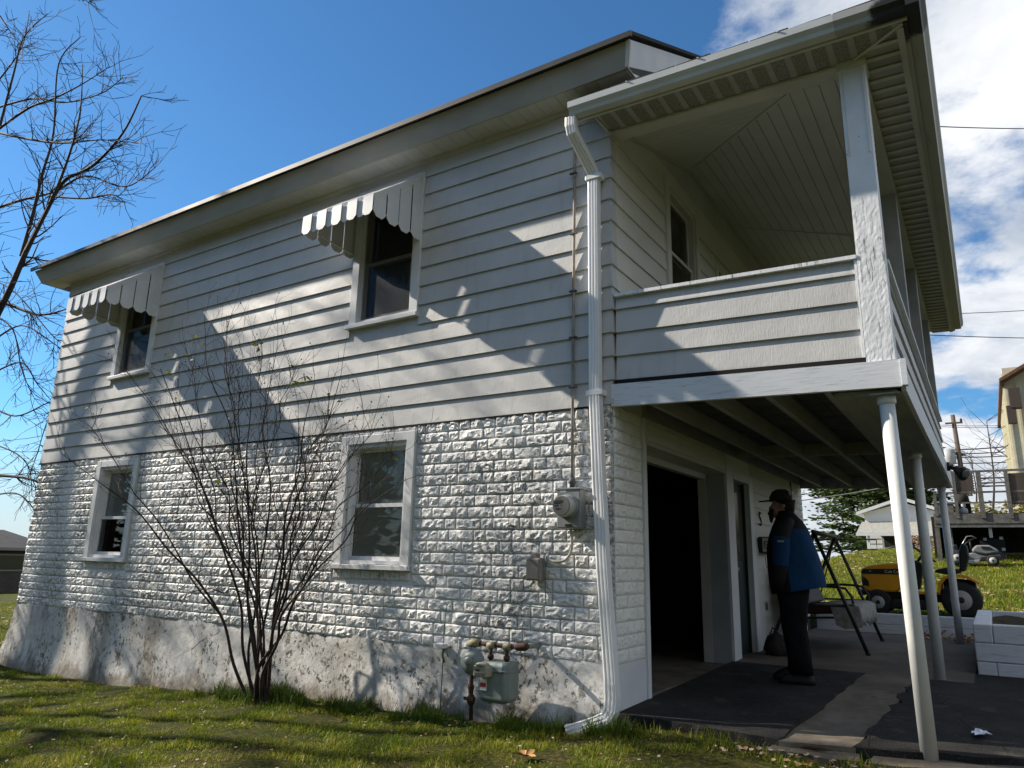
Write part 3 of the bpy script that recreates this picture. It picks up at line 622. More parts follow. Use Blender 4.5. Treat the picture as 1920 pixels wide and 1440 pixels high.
# windows
def window(fr, w, parent, glass_o, blind=None, sill=True, mat='trim', casing=.10, rail=.5, curtain=False):
    u0, u1, z0, z1 = w; mb = MB(); fbox(mb, fr, u0, u0 + casing, .0, .038, z0 + .04, z1); fbox(mb, fr, u1 - casing, u1, .0, .038, z0 + .04, z1); fbox(mb, fr, u0 + casing, u1 - casing, .0, .036, z1 - .085, z1 - .001)
    fr_ = mb.build('window', mat, house, bevel=.004)
    hu0, hu1, hz0, hz1 = u0 + casing, u1 - casing, z0 + .05, z1 - .085
    mb = MB()
    for a, b, c, d in ((hu0, hu0 + .03, hz0, hz1), (hu1 - .03, hu1, hz0, hz1), (hu0 + .03, hu1 - .03, hz1 - .04, hz1), (hu0 + .03, hu1 - .03, hz0, hz0 + .035)): fbox(mb, fr, a, b, -.12, .012, c, d)
    mb.build('frame', mat, fr_)
    if sill:
        mb = MB(); fbox(mb, fr, u0 - .03, u1 + .01, .0, .065, z0, z0 + .045); mb.build('sill', mat, fr_, bevel=.004)
    iu0, iu1, iz0, iz1 = hu0 + .03, hu1 - .03, hz0 + .035, hz1 - .04; mid = lerp(iz0, iz1, rail); s = .036
    for nm, a, b, o_ in (('lower_sash', iz0, mid + .018, glass_o), ('upper_sash', mid - .018, iz1, glass_o - .035)):
        mb = MB(); fbox(mb, fr, iu0, iu0 + s, o_ - .015, o_ + .015, a, b); fbox(mb, fr, iu1 - s, iu1, o_ - .015, o_ + .015, a, b); fbox(mb, fr, iu0 + s, iu1 - s, o_ - .014, o_ + .014, b - s, b); fbox(mb, fr, iu0 + s, iu1 - s, o_ - .014, o_ + .014, a, a + s * 1.1)
        mb.build(nm, mat, fr_)
        mb = MB(); P = [Vector(fr(u, o_, z)) for u, z in ((iu0 + s, a + s), (iu1 - s, a + s), (iu1 - s, b - s), (iu0 + s, b - s))]; mb.add(P, [(0, 1, 2, 3)]); mb.build('pane', 'glass', fr_)
    if curtain:
        mb = MB(); mb.add([Vector(fr(u, -.012, z)) for u, z in ((iu0, iz0), (iu1, iz0), (iu1, iz1), (iu0, iz1))], [(0, 1, 2, 3)]); mb.build('insect_screen', 'insect_screen', fr_)
    if blind:
        mb = MB(); z = blind[1]
        while z > blind[0]:
            bo_ = glass_o - .020 if z < mid - .02 else glass_o - .055
            a = Vector(fr(iu0 + .01, bo_, z)); b = Vector(fr(iu1 - .01, bo_, z)); on = Vector(fr(0, 1, 0)) - Vector(fr(0, 0, 0)); mb.obox((a + b) / 2, (b - a) / 2, on * .006 + Vector((0, 0, .013)), on.cross((b - a).normalized()) * .001); z -= .024
        o = mb.build('blind', 'blind', fr_); o['kind'] = 'stuff'
    if curtain:
        V = []; F = []; n = 40
        for i in range(n + 1):
            u = lerp(iu0 - .02, iu1 + .02, i / n); o_ = -.17 - .022 * math.sin(i * 1.7) - .012 * math.sin(i * 3.1 + 1)
            V += [fr(u, o_, curtain[0] + .02 * math.sin(i * .6)), fr(u, o_ * 1.02, curtain[1])]
        F = [(2 * i, 2 * i + 2, 2 * i + 3, 2 * i + 1) for i in range(n)]; place('curtain', mkmesh('curtain', V, F, 'curtain', True), fr_)
    return fr_
window(SIDE, U1, side_wall, -.045, rail=.46, curtain=(3.45, 4.0))
window(SIDE, U2, side_wall, -.045, rail=.46, curtain=(3.45, 4.05))
w1 = window(SIDE, L1, stone_wall, -.055, blind=(1.03, 2.12), rail=.48)
w2 = window(SIDE, L2, stone_wall, -.055, rail=.43)
mb = MB(); fbox(mb, SIDE, L2[0] + .14, L2[1] - .14, -.112, -.108, 1.46, 2.10); mb.build('roller_shade', 'trim', w2)
window(FRONT, PW, front_wall, -.03, rail=.5, sill=True, mat='siding_porch')
for w, fr_ in ((L1, w1), (L2, w2)):
    v, f_ = rockface(w[1] - w[0] + .02, .062, 17, 44, 5); place('lintel', mkmesh('lintel', [(w[0] - .01 + x, -.006 + y * .7, 2.237 + z) for x, y, z in v], f_, 'stone_paint'), fr_)
    for k in range(8):
        bw = (w[1] - w[0] + .02) / 8; v, f_ = rockface(bw - .008, .078, 300 + k, 7, 5); place('brick', mkmesh('brick', [(w[0] - .015 + k * bw + x, -.002 + y * .7, w[2] - .088 + z) for x, y, z in v], f_, 'stone_paint'), fr_)

# slatted metal awnings
def awning(x0, x1, zt, zf, zb, depth, nslat=9):
    a_ = MB(); a_.box(x0, x1, -.03, -.002, zt - .03, zt + .02); aw = a_.build('awning', 'trim', house)
    sw = (x1 - x0) / nslat; dn = Vector((0, -depth, zf - zt)); sl = dn.normalized(); nrm = Vector((0, sl.z, -sl.y)); nrm = nrm if nrm.z > 0 else -nrm
    for i in range(nslat):
        hi = i % 2 == 0; off = nrm * (.028 if hi else 0.0); ov = .012 if hi else -.002; xa, xb = x0 + i * sw - ov, x0 + (i + 1) * sw + ov; t = .003
        p = Vector((0, -.01, zt)) + off; q = Vector((0, -depth, zf)) + off; mb = MB()
        mb.add([(xa, p.y, p.z), (xb, p.y, p.z), (xb, q.y, q.z), (xa, q.y, q.z), (xa, p.y, p.z - t), (xb, p.y, p.z - t), (xb, q.y + t, q.z - t), (xa, q.y + t, q.z - t)], [(0, 1, 2, 3), (7, 6, 5, 4), (0, 4, 5, 1), (1, 5, 6, 2), (2, 6, 7, 3), (3, 7, 4, 0)])
        ch = (xb - xa) * .28; zl = zb + (0.0 if hi else .012)
        mb.prism([(xa, q.y, q.z), (xb, q.y, q.z), (xb, q.y - .004, zl + ch), (xb - ch, q.y - .005, zl), (xa + ch, q.y - .005, zl), (xa, q.y - .004, zl + ch)], (0, .0025, 0)); 
        if hi:
            for xw in (xa, xb - .002):
                q0, p0_ = Vector((0, -depth, zf)), Vector((0, -.01, zt)); mb.add([(xw, p.y, p.z), (xw, q.y, q.z), (xw, q0.y, q0.z - .004), (xw, p0_.y, p0_.z - .004), (xw + .002, p.y, p.z), (xw + .002, q.y, q.z), (xw + .002, q0.y, q0.z - .004), (xw + .002, p0_.y, p0_.z - .004)], [(0, 1, 2, 3), (7, 6, 5, 4), (0, 4, 5, 1), (2, 6, 7, 3)])
        mb.build('slat', 'trim', aw)
    for x, s in ((x0, -1), (x1, 1)):
        for i in range(4):
            w = depth / 4; ya, yb = -(depth - i * w) + .007, -(depth - (i + 1) * w) - .006; za = lerp(zf, zt, i / 4) - .02; zb2 = lerp(zf, zt, (i + 1) / 4) - .02; ch = w * .25; o = .004 * (i % 2); mb = MB()
            mb.prism([(x + s * o, ya, za), (x + s * o, yb, zb2), (x + s * o, yb, zb + ch), (x + s * o, yb - ch, zb), (x + s * o, ya + ch, zb), (x + s * o, ya, zb + ch)], (s * .0025, 0, 0)); mb.build('slat', 'trim', aw)
        mb = MB(); mb.tube([(x - s * .012, -.015, zb + .05), (x - s * .012, -depth + .02, zb + .09)], .007, 6); mb.build('support_rod', 'trim', aw)
        mb = MB(); mb.bar((x + s * .002, 0, zt - .012), (x + s * .002, -depth, zf - .012), .012, .035); mb.build('edge_rail', 'trim', aw)
awning(-3.085, -2.135, 4.955, 4.40, 4.215, .72)
awning(-7.735, -6.80, 4.915, 4.355, 4.17, .72)

# main roof: fascia leaning out, boarded soffit, dark shingle slab, rake at the right gable
FB, FTp = -.285, -.375; XL0, XL1, XR0, XR1 = -9.72, -9.82, .31, .37; ZF0, ZF1 = 5.14, 5.335
mb = MB(); mb.add([(XL0, FB, ZF0), (XR0, FB, ZF0), (XR1, FTp, ZF1), (XL1, FTp, ZF1), (XL0, FB + .02, ZF0), (XR0, FB + .02, ZF0), (XR1, FTp + .03, ZF1), (XL1, FTp + .03, ZF1)], [(0, 1, 2, 3), (4, 7, 6, 5), (0, 4, 5, 1), (2, 6, 7, 3), (1, 5, 6, 2), (0, 3, 7, 4)]); mb.build('fascia', 'fascia', house)
mb = MB(); mb.add([(XL0, FB, ZF0), (XL0, DY + .29, ZF0), (XL1, DY + .37, ZF1), (XL1, FTp, ZF1), (XL0 + .02, FB, ZF0), (XL0 + .02, DY + .29, ZF0), (XL1 + .03, DY + .37, ZF1), (XL1 + .03, FTp, ZF1)], [(0, 3, 2, 1), (4, 5, 6, 7), (0, 1, 5, 4)]); mb.build('fascia', 'fascia', house)
sb = MB(); n = 98
sof = MB().box(XL0 + .02, XR0 - .002, FB + .021, -.0, 5.152, 5.16).build('soffit', 'soffit', house)
me_sp = mkmesh('soffit_panel', *[q for q in (lambda b: (b.V, b.F))(MB().box(0, .098, FB + .022, -.001, 0, .006))], 'soffit')
for i in range(n): place('soffit_panel', me_sp, sof, (XL0 + .022 + i * .102, 0, 5.142 + (.0012 if i % 2 else 0)))
mb = MB(); fbox(mb, SIDE, LX, -.02, .0, .03, 5.105, 5.141); mb.build('frieze', 'soffit', house)
SLP = .54; yr = DY / 2; zr = 5.345 + SLP * (yr + .42)
rf = MB()
for s in (1, -1):
    y0 = yr - s * (yr + .42); P = [(XL1 - .02, y0, 5.345), (XR1 + .03, y0, 5.345), (XR1 + .03, yr, zr), (XL1 - .02, yr, zr)]
    rf.add([Vector(p) for p in P] + [Vector(p) + Vector((0, 0, .035)) for p in P], [(0, 3, 2, 1), (4, 5, 6, 7), (0, 1, 5, 4), (1, 2, 6, 5), (2, 3, 7, 6), (3, 0, 4, 7)])
roof = rf.build('roof', 'shingle', house)
mb = MB(); mb.box(XL1 - .03, XR1 + .035, -.428, -.405, 5.325, 5.378); mb.build('drip_edge', 'drip_edge', roof)
for s, nm in ((1, 'rake_board'), (-1, 'rake_board')):
    mb = MB(); y0 = yr - s * (yr + .38); mb.add([(XR1 - .004, y0, 5.335), (XR1 - .004, yr, zr - .02), (XR0, yr, zr - .22), (XR0, y0 + s * .08, 5.145), (XR1 - .03, y0, 5.335), (XR1 - .03, yr, zr - .02), (XR0 - .02, yr, zr - .22), (XR0 - .02, y0 + s * .08, 5.145)], [(0, 1, 2, 3), (4, 7, 6, 5), (0, 4, 5, 1), (2, 6, 7, 3), (0, 3, 7, 4)]); o = mb.build(nm, 'trim', roof); fix_normals(o.data)
mb = MB(); mb.prism([(XR0 - .02, FB + .03, 5.141), (XR0 - .02, .02, 5.141), (XR0 - .02, .02, 5.26)], (-.29, 0, 0)); mb.build('eave_return', 'trim', roof)
mb = MB(); mb.prism([(.0, 0, 5.14), (.0, DY, 5.14), (.0, DY, 5.2), (.0, yr, zr - .1), (.0, 0, 5.3)], (-.1, 0, 0)); o = mb.build('gable_wall', 'siding', house); fix_normals(o.data)
gx_ = MB(); gx_.add([(.01, y, 5.14 + k * 0) for k in range(0) for y in ()], [])
sv = MB(); sv.add([(XR0 - .02, FB + .02, 5.16), (XR0 - .02, yr, zr - .20), (.0, yr, zr - .20), (.0, FB + .02, 5.16)], [(0, 1, 2, 3)]); sv.build('rake_soffit', 'soffit', roof)

# porch roof
def pz(x, z): return z + PSH(x)
EX, EY0, EY1 = 2.46, -.37, 7.62
A = (-.22, EY0, 4.925); B = (EX, EY0, pz(EX, 4.925)); Cc = (.0, 2.15, 5.72); D = (EX, EY1, pz(EX, 4.925)); G = (.0, EY1, 5.72); H = (-.22, -.0, 5.05); I_ = (.0, .0, 5.06)
mb = MB(); P = [A, B, Cc, D, G, H, I_]; n = len(P); dn = Vector((0, 0, -.028))
mb.add([Vector(p) for p in P] + [Vector(p) + dn for p in P], [(0, 1, 2, 6, 5), (1, 3, 4, 2), (7, 12, 13, 9, 8), (8, 9, 11, 10), (0, 7, 8, 1), (1, 8, 10, 3), (3, 10, 11, 4), (0, 5, 12, 7)]); proof = mb.build('porch_roof', 'shingle', house)
for i in range(9):
    x = -.1 + i * .29; MB().box(x, x + .275, EY0 - .016 - (i % 2) * .006, EY0 + .1, pz(x, 4.925), pz(x, 4.938)).build('shingle_tab', 'shingle', proof)
GP = [(0, 0), (.080, 0), (.090, .028), (.116, .058), (.120, .112), (.110, .114), (.104, .104), (0, .104)]
def gutter(name, p0, p1, outv, mat, parent, n=1):
    p0 = Vector(p0); p1 = Vector(p1); o_ = Vector(outv); V = []; F = []
    for p in (p0, p1):
        for a, b in GP: V.append(p + o_ * a + Vector((0, 0, b)))
    k = len(GP); F = [(i, (i + 1) % k, k + (i + 1) % k, k + i) for i in range(k)] + [tuple(range(k - 1, -1, -1)), tuple(range(k, 2 * k))]
    me = mkmesh(name, V, F, mat); fix_normals(me); return place(name, me, parent)
zg0 = 4.800
gutter('gutter', (-.20, -.30, pz(-.2, zg0)), (1.93, -.30, pz(1.93, zg0)), (0, -1, 0), 'gutter', proof)
gutter('gutter_corner', (1.932, -.299, pz(1.93, zg0) - .002), (2.40, -.299, pz(2.4, zg0)), (0, -1.02, 0), 'gutter_mouldy', proof)
gutter('gutter', (2.375, -.42, pz(2.4, zg0)), (2.375, EY1, pz(2.4, zg0)), (1, 0, 0), 'gutter_mouldy', proof)
for x in (.35, .95, 1.55): MB().box(x, x + .012, -.43, -.30, pz(x, zg0) + .108, pz(x, zg0) + .117).build('gutter_strap', 'gutter', proof)
mb = MB(); P = [(-.2, 4.785), (2.375, pz(2.375, 4.785))]
mb.add([(x, y, z + dz) for dz in (0, .125) for y in (-.299, -.275) for x, z in P], [(0, 1, 3, 2), (4, 6, 7, 5), (0, 4, 5, 1), (2, 3, 7, 6), (0, 2, 6, 4), (1, 5, 7, 3)]); o = mb.build('porch_fascia', 'soffit', proof); fix_normals(o.data)
MB().box(2.345, 2.374, -.274, EY1, pz(2.36, 4.775), pz(2.36, 4.91)).build('porch_fascia', 'gutter_mouldy', proof)
mb = MB(); mb.add([(.0, -.274, 4.80), (2.35, -.274, pz(2.35, 4.80)), (2.35, .0, pz(2.35, 4.80)), (.0, .0, 4.80)], [(0, 1, 2, 3)]); mb.add([(1.95, .0, pz(1.95, 4.80)), (2.35, .0, pz(2.35, 4.80)), (2.35, EY1, pz(2.35, 4.80)), (1.95, EY1, pz(1.95, 4.80))], [(0, 1, 2, 3)]); psof = mb.build('porch_soffit', 'soffit', proof)
MB().box(-.012, .0, -.274, -.022, 4.775, 4.93).build('soffit_end_cap', 'soffit', psof)
hipf = lambda x: -.01 - (x - 1.98) / (2.345 - 1.98) * .264
x = .03; k = 0
while x < 2.33:
    xv = x + .100; ya = hipf(x) if x > 1.98 else -.008; yb = hipf(xv) if xv > 1.98 else -.008
    for (a, b, z_, mt, nm) in ((x, xv, 4.787, 'vent_soffit', 'vent_panel'), (xv, x + .143, 4.783, 'fascia', 'soffit_rib')):
        b = min(b, 2.344); y1 = hipf(a) if a > 1.98 else -.008; y2 = hipf(b) if b > 1.98 else -.008
        if b - a < .01: continue
        mb = MB(); mb.add([(a, -.273, pz(a, z_)), (b, -.273, pz(b, z_)), (b, y2, pz(b, z_)), (a, y1, pz(a, z_)), (a, -.273, pz(a, z_ + .01)), (b, -.273, pz(b, z_ + .01)), (b, y2, pz(b, z_ + .01)), (a, y1, pz(a, z_ + .01))], [(3, 2, 1, 0), (4, 5, 6, 7), (0, 1, 5, 4), (1, 2, 6, 5), (2, 3, 7, 6), (3, 0, 4, 7)]); mb.build(nm, mt, psof)
    x += .143
y = -.22; inv = lambda y: 2.345 - (-y - .01) / .264 * (2.345 - 1.98) if y < -.01 else 2.06
i = 0
while y < EY1 - .1:
    for a, b, z_, mt, nm in ((y, y + .100, 4.790, 'vent_soffit' if i < 1 else 'fascia', 'soffit_panel'), (y + .105, y + .145, 4.776, 'soffit', 'soffit_rib')):
        x1, x2 = (2.345 - (a + .274) / .264 * .365 if a < -.01 else 2.062), (2.345 - (b + .274) / .264 * .365 if b < -.01 else 2.062); x1 = max(x1, 2.062); x2 = max(x2, 2.062)
        mb = MB(); mb.add([(x1, a, pz(x1, z_)), (2.344, a, pz(2.344, z_)), (2.344, b, pz(2.344, z_)), (x2, b, pz(x2, z_)), (x1, a, pz(x1, z_ + .01)), (2.344, a, pz(2.344, z_ + .01)), (2.344, b, pz(2.344, z_ + .01)), (x2, b, pz(x2, z_ + .01))], [(3, 2, 1, 0), (4, 5, 6, 7), (0, 1, 5, 4), (1, 2, 6, 5), (2, 3, 7, 6), (3, 0, 4, 7)]); mb.build(nm, mt, psof)
    y += .145; i += 1
mb = MB(); mb.bar((2.0, -.02, pz(2, 4.776)), (2.34, -.268, pz(2.34, 4.776)), .022, .012); mb.build('hip_trim', 'soffit', psof)
MB().box(2.30, 2.344, -.24, EY1, pz(2.32, 4.764), pz(2.32, 4.778)).build('channel_trim', 'soffit', psof)
# perimeter beam
def shbox(mb, x0, x1, y0, y1, z0, z1):
    V = [(x, y, pz(x, z)) for x in (x0, x1) for y in (y0, y1) for z in (z0, z1)]
    return mb.add(V, [(0, 1, 3, 2), (4, 6, 7, 5), (0, 4, 5, 1), (2, 3, 7, 6), (0, 2, 6, 4), (1, 5, 7, 3)])
mb = MB(); shbox(mb, .022, 2.06, .0, .14, 4.762, 4.86); mb.build('porch_beam', 'soffit', house)
mb = MB(); shbox(mb, .022, 2.0, -.010, .0, 4.768, 4.782); mb.build('beam_trim', 'soffit', house)
mb = MB(); shbox(mb, 1.91, 2.06, .141, 6.95, 4.735, 4.86); mb.build('porch_beam', 'soffit', house)
# boarded hip ceiling
YC, XC = 2.165, 1.95; zc = lambda x, y: min(4.86 + (y / YC) * .62, 5.48 - (x / XC) * .62)
ceil = MB().add([(0, .14, 4.93), (XC, .0, 4.90), (0, YC, 5.52), (0, 6.95, 5.52), (XC, 6.95, 4.90)], [(0, 1, 2), (2, 1, 4, 3)]).build('porch_ceiling', 'ceiling_board', house)
def cboard(poly):
    T = .010; P = [Vector((x, y, zc(x, y))) for x, y in poly]; n = len(P); mb = MB(); mb.add(P + [p + Vector((0, 0, T)) for p in P], [tuple(range(n)), tuple(range(2 * n - 1, n - 1, -1))] + [(i, n + i, n + (i + 1) % n, (i + 1) % n) for i in range(n)])
    o = mb.build('ceiling_board', 'ceiling_board', ceil); fix_normals(o.data)
w = .128; gp = .006; x = 0.02
while x < 1.90:
    a, b = x, min(x + w - gp, 1.92); h = lambda x: YC * (1 - x / XC) + .012
    cboard([(a, h(a)), (b, h(b)), (b, 3.845), (a, 3.845)]); cboard([(a, 3.862), (b, 3.862), (b, 6.94), (a, 6.94)]); x += w
y = .15
while y < YC - .05:
    a, b = y, min(y + w - gp, YC - .01); h = lambda y: XC * (1 - y / YC) - .012
    cboard([(.02, a), (h(a), a), (max(h(b), .03), b), (.02, b)]); y += w
mb = MB(); mb.bar((XC - .02, .03, 4.865), (.01, YC, 5.478), .02, .012); mb.build('hip_seam', 'ceiling_board', ceil)
mb = MB(); mb.bar((.02, 3.853, 5.470), (1.92, 3.853, 4.862), .022, .010); mb.build('ceiling_seam', 'ceiling_board', ceil)
mb = MB(); mb.bar((.015, .14, 4.885), (.015, YC, 5.465), .022, .03); mb.bar((.015, YC, 5.465), (.015, 6.95, 5.465), .022, .03); mb.build('wall_moulding', 'soffit', ceil)
MB().tube([(.82, .32, 4.95), (.82, .32, 4.91), (.835, .32, 4.90)], .004, 5).build('ceiling_hook', 'iron', ceil)
# floor band, joists, underside
def shbox2(nm, mat, x0, x1, y0, y1, z0, z1, parent=house): mb = MB(); shbox(mb, x0, x1, y0, y1, z0, z1); return mb.build(nm, mat, parent)
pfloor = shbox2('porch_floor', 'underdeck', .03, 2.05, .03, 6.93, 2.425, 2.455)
shbox2('band_board', 'beam_paint', -.0, 2.088, -.022, .022, 2.276, 2.459)
shbox2('band_end', 'beam_paint', 2.089, 2.122, -.03, .03, 2.283, 2.462)
V = []; F = []
for i in range(41):                                          # the long outer band sags between its posts
    y = .031 + 6.92 * i / 40; dz = -.012 * math.sin(i / 40 * math.pi * 2.2)
    for x_, z_ in ((2.075, 2.195), (2.105, 2.195), (2.105, 2.395), (2.075, 2.395)): V.append((x_, y, z_ + dz))
for i in range(40): F += [(4 * i + k, 4 * i + (k + 1) % 4, 4 * i + 4 + (k + 1) % 4, 4 * i + 4 + k) for k in range(4)]
F += [(3, 2, 1, 0), (160, 161, 162, 163)]; o = place('band_board', mkmesh('band_board', V, F, 'beam_paint'), house); fix_normals(o.data)
for x in (.32, .76, 1.20, 1.60): shbox2('joist', 'joist', x, x + .045, .023, 6.90, 2.27, 2.424, pfloor)
for y in (3.3,): shbox2('blocking', 'joist', .05, 1.62, y, y + .045, 2.285, 2.424, pfloor)
shbox2('ledger', 'joist', .018, .05, .58, 6.9, 2.29, 2.424, pfloor); shbox2('end_band', 'joist', .02, 2.07, 6.905, 6.94, 2.25, 2.424, pfloor)
shbox2('beam_box', 'joist', 1.66, 2.05, .05, 6.9, 2.255, 2.275, pfloor)
for y in np.arange(.05, 6.8, .16): shbox2('beadboard', 'joist', 1.663, 2.073, float(y), float(y) + .153, 2.244, 2.254, pfloor)
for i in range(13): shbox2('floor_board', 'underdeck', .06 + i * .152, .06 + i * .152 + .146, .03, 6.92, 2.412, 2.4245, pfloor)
# parapets of siding
PF = lambda u, o, z: (u, .030 - o, z + PSH(u)); PR = lambda u, o, z: (2.035 + o, u, z + PSH(2.05))
mb = MB(); shbox(mb, .03, 1.885, .034, .13, 2.47, 3.213); para = mb.build('porch_parapet', 'siding', house)
for z, h in ((2.503, E8), (2.706, E8), (2.909, E8), (3.112, .10)): board(PF, .032, 1.87, z, h, 'siding', para)
shbox2('parapet_gap', 'dark_gap', .03, 1.885, .0, .034, 2.46, 2.498, para)
mb = MB(); shbox(mb, .03, 1.884, -.012, .16, 3.218, 3.246); mb.build('cap_rail', 'peeling_paint', para)
shbox2('edge_strip', 'peeling_paint', 1.868, 1.884, .002, .034, 2.47, 3.216, para)
mb = MB(); mb.box(1.93, 2.034, .16, 6.9, 2.40, 3.15); para2 = mb.build('porch_parapet', 'siding', house)
for z, h in ((2.495, E8), (2.70, E8), (2.905, E8), (3.108, .09)): board(PR, .17, 3.45, z, h, 'siding', para2); board(PR, 3.452, 6.9, z, h, 'siding', para2)
mb = MB(); mb.box(1.91, 2.075, .16, 6.9, 3.151, 3.18); mb.build('cap_rail', 'trim', para2)
# porch posts and steel columns
V = []; F = []; r3 = random.Random(9); NZ, NS = 90, 10
for j in range(NZ + 1):
    z = lerp(2.405, 4.725, j / NZ); rough = (1 - sstep(3.35, 4.0, z)) * .0006 + .0002
    for k in range(4 * NS):
        s, t = divmod(k, NS); t /= NS; x0, x1, y0, y1 = 1.888, 2.064, -.006, .165; cx, cy = [(lerp(x0, x1, t), y0), (x1, lerp(y0, y1, t)), (lerp(x1, x0, t), y1), (x0, lerp(y1, y0, t))][s]
        nx3, ny3 = [(0, -1), (1, 0), (0, 1), (-1, 0)][s]; d = r3.uniform(-1, 1) * rough - (rough * 1.6 if t == 0 else 0); V.append((cx + nx3 * d, cy + ny3 * d, z))
n = 4 * NS
for j in range(NZ):
    for k in range(n): F.append((j * n + k, j * n + (k + 1) % n, (j + 1) * n + (k + 1) % n, (j + 1) * n + k))
F += [tuple(range(n - 1, -1, -1)), tuple(NZ * n + k for k in range(n))]
post1 = place('porch_post', mkmesh('porch_post', V, F, 'peeling_paint'), house)
for x_ in (1.905, 2.035): MB().box(x_, x_ + .012, -.012, -.004, 3.95, 4.72).build('post_bead', 'trim', post1)
MB().box(1.876, 2.077, -.018, .177, 4.66, 4.736).build('post_collar', 'trim', post1)
for y in (2.25, 4.45, 6.72): MB().box(1.912, 2.052, y, y + .14, 3.18, 4.69).build('porch_post', 'post_shade_plate_grey', house, bevel=.006)
def pole(x0, y, zb, x1, zt, r):
    mb = MB(); mb.tube([(x0, y, zb), (lerp(x0, x1, .5), y, lerp(zb, zt, .5)), (x1, y, zt)], r, 28); o = mb.build('steel_column', 'steel_pole', house, True)
    MB().lathe((x1, y, zt - .055), (0, 0, 1), [(0, r + .004), (.006, r + .011), (.055, r + .011)], 28).build('column_cap', 'steel_pole', o, True); MB().box(x1 - .09, x1 + .09, y - .09, y + .09, zt, zt + .012).build('cap_plate', 'joist', o)
    MB().box(x0 - .07, x0 + .07, y - .07, y + .07, zb - .01, zb + .006).build('base_plate', 'concrete', o); return o
pole(2.012, .10, -.115, 1.975, 2.178, .048); pole(1.93, 3.0, .045, 1.925, 2.182, .048); pole(1.985, 6.6, .095, 1.975, 2.182, .046)
# garage opening and basement door
mb = MB(); mb.box(-.0, .028, .565, .632, -.02, 2.285); gar = mb.build('garage_opening', 'trim', house)
MB().box(.0, .022, .634, 2.955, 2.052, 2.285).build('header', 'soffit', gar); 
MB().box(.022, .034, .634, 2.955, 2.052, 2.078).build('header_trim', 'soffit', gar); MB().box(.022, .034, .634, 2.955, 2.262, 2.286).build('header_trim', 'soffit', gar)
MB().box(.022, .03, .66, 2.93, 2.10, 2.24).build('header_panel', 'ceiling_board', gar)
MB().box(-.27, -.0, .634, 2.955, 2.052, 2.07).build('head_jamb', 'jamb_grey', gar); MB().box(-.28, -.20, .634, 2.955, 1.99, 2.052).build('door_stop', 'soffit', gar)
MB().box(-.26, .0, 2.958, 2.975, .014, 2.05).build('side_jamb', 'jamb_grey', gar); MB().box(-.30, -.20, 2.93, 2.957, .014, 2.05).build('door_stop', 'soffit', gar); MB().box(-.21, -.20, 2.945, 2.9575, .014, 2.05).build('jamb_bead', 'trim', gar)
MB().box(-.0, .030, 2.961, 3.10, .0, 2.285).build('jamb_casing', 'trim', gar); MB().box(.0, .026, 3.102, 3.238, .0, 2.285).build('jamb_casing', 'trim', gar)
mb = MB(); mb.box(.0, .034, 3.872, 4.052, .02, 2.12); mb.box(.0, .034, 3.239, 3.871, 2.022, 2.12); bdoor = mb.build('basement_door', 'trim', house)
MB().box(-.10, -.055, 3.245, 3.865, .05, 2.01).build('door_leaf', 'door_green', bdoor); MB().box(-.054, -.03, 3.84, 3.869, .05, 2.02).build('door_edge', 'door_green', bdoor); MB().box(-.05, -.045, 3.32, 3.80, 1.1, 1.9).build('door_light', 'lcd', bdoor); MB().box(-.12, .05, 3.24, 3.87, .03, .05).build('threshold', 'concrete', bdoor); MB().lathe((-.05, 3.32, 1.0), (1, 0, 0), [(0, .012), (.03, .012), (.035, .028), (.06, .026), (.068, .01)], 12).build('knob', 'silver', bdoor, True)
MB().box(.0, .02, 6.275, 6.325, .1, 2.29).build('pier_trim', 'dark_gap', garage_wall)
pd = MB().box(.0, .03, PW2[0] - .08, PW2[0], 2.46, PW2[3] + .07).box(.0, .03, PW2[1], PW2[1] + .08, 2.46, PW2[3] + .07).box(.0, .03, PW2[0], PW2[1], PW2[3], PW2[3] + .07).build('porch_door', 'siding_porch', house); MB().box(-.08, -.04, PW2[0], PW2[1], 2.46, PW2[3]).build('door_leaf', 'door_green', pd)
# downspout: corrugated, kinked at the waist, shoe at the foot
DP = [(-.046, -.032), (-.046, .032), (-.036, .036), (-.030, .030), (-.020, .030), (-.015, .036), (-.005, .036), (0, .030), (.008, .030), (.013, .036), (.022, .036), (.027, .030), (.035, .030), (.040, .036), (.046, .032), (.046, -.032)]
def spout(name, pts, parent, mat='downspout', sc=1.0):
    V = []; F = []; k = len(DP); pts = [Vector(p) for p in pts]
    for i, p in enumerate(pts):
        d = (pts[min(i + 1, len(pts) - 1)] - pts[max(i - 1, 0)]).normalized(); sx2 = Vector((1, 0, 0)) - d * d.x
        if abs(d.x) > .9: sx2 = Vector((0, 0, -1 if d.x < 0 else 1)) - d * (-d.z if d.x < 0 else d.z)
        sx2 = sx2.normalized(); o2 = d.cross(sx2); o2 = o2 if o2.y < 0 else -o2
        for a, b in DP: V.append(p + sx2 * a * sc + o2 * b * sc)
    for i in range(len(pts) - 1): F += [(i * k + j, i * k + (j + 1) % k, (i + 1) * k + (j + 1) % k, (i + 1) * k + j) for j in range(k)]
    F += [tuple(range(k)), tuple(range((len(pts) - 1) * k, len(pts) * k))]; me = mkmesh(name, V, F, mat); fix_normals(me); return place(name, me, parent)
ds = spout('downspout', [(-.122, -.062, 4.34), (-.12, -.062, 2.40)], house)
spout('downspout_elbow', [(-.20, -.34, 4.80), (-.20, -.34, 4.72), (-.196, -.325, 4.66), (-.175, -.25, 4.58), (-.14, -.12, 4.44), (-.125, -.075, 4.38), (-.122, -.062, 4.32)], ds)
spout('lower_spout', [(-.118, -.066, 2.42), (-.088, -.075, 1.72), (-.052, -.078, 1.0), (.012, -.085, .17)], ds, sc=1.04)
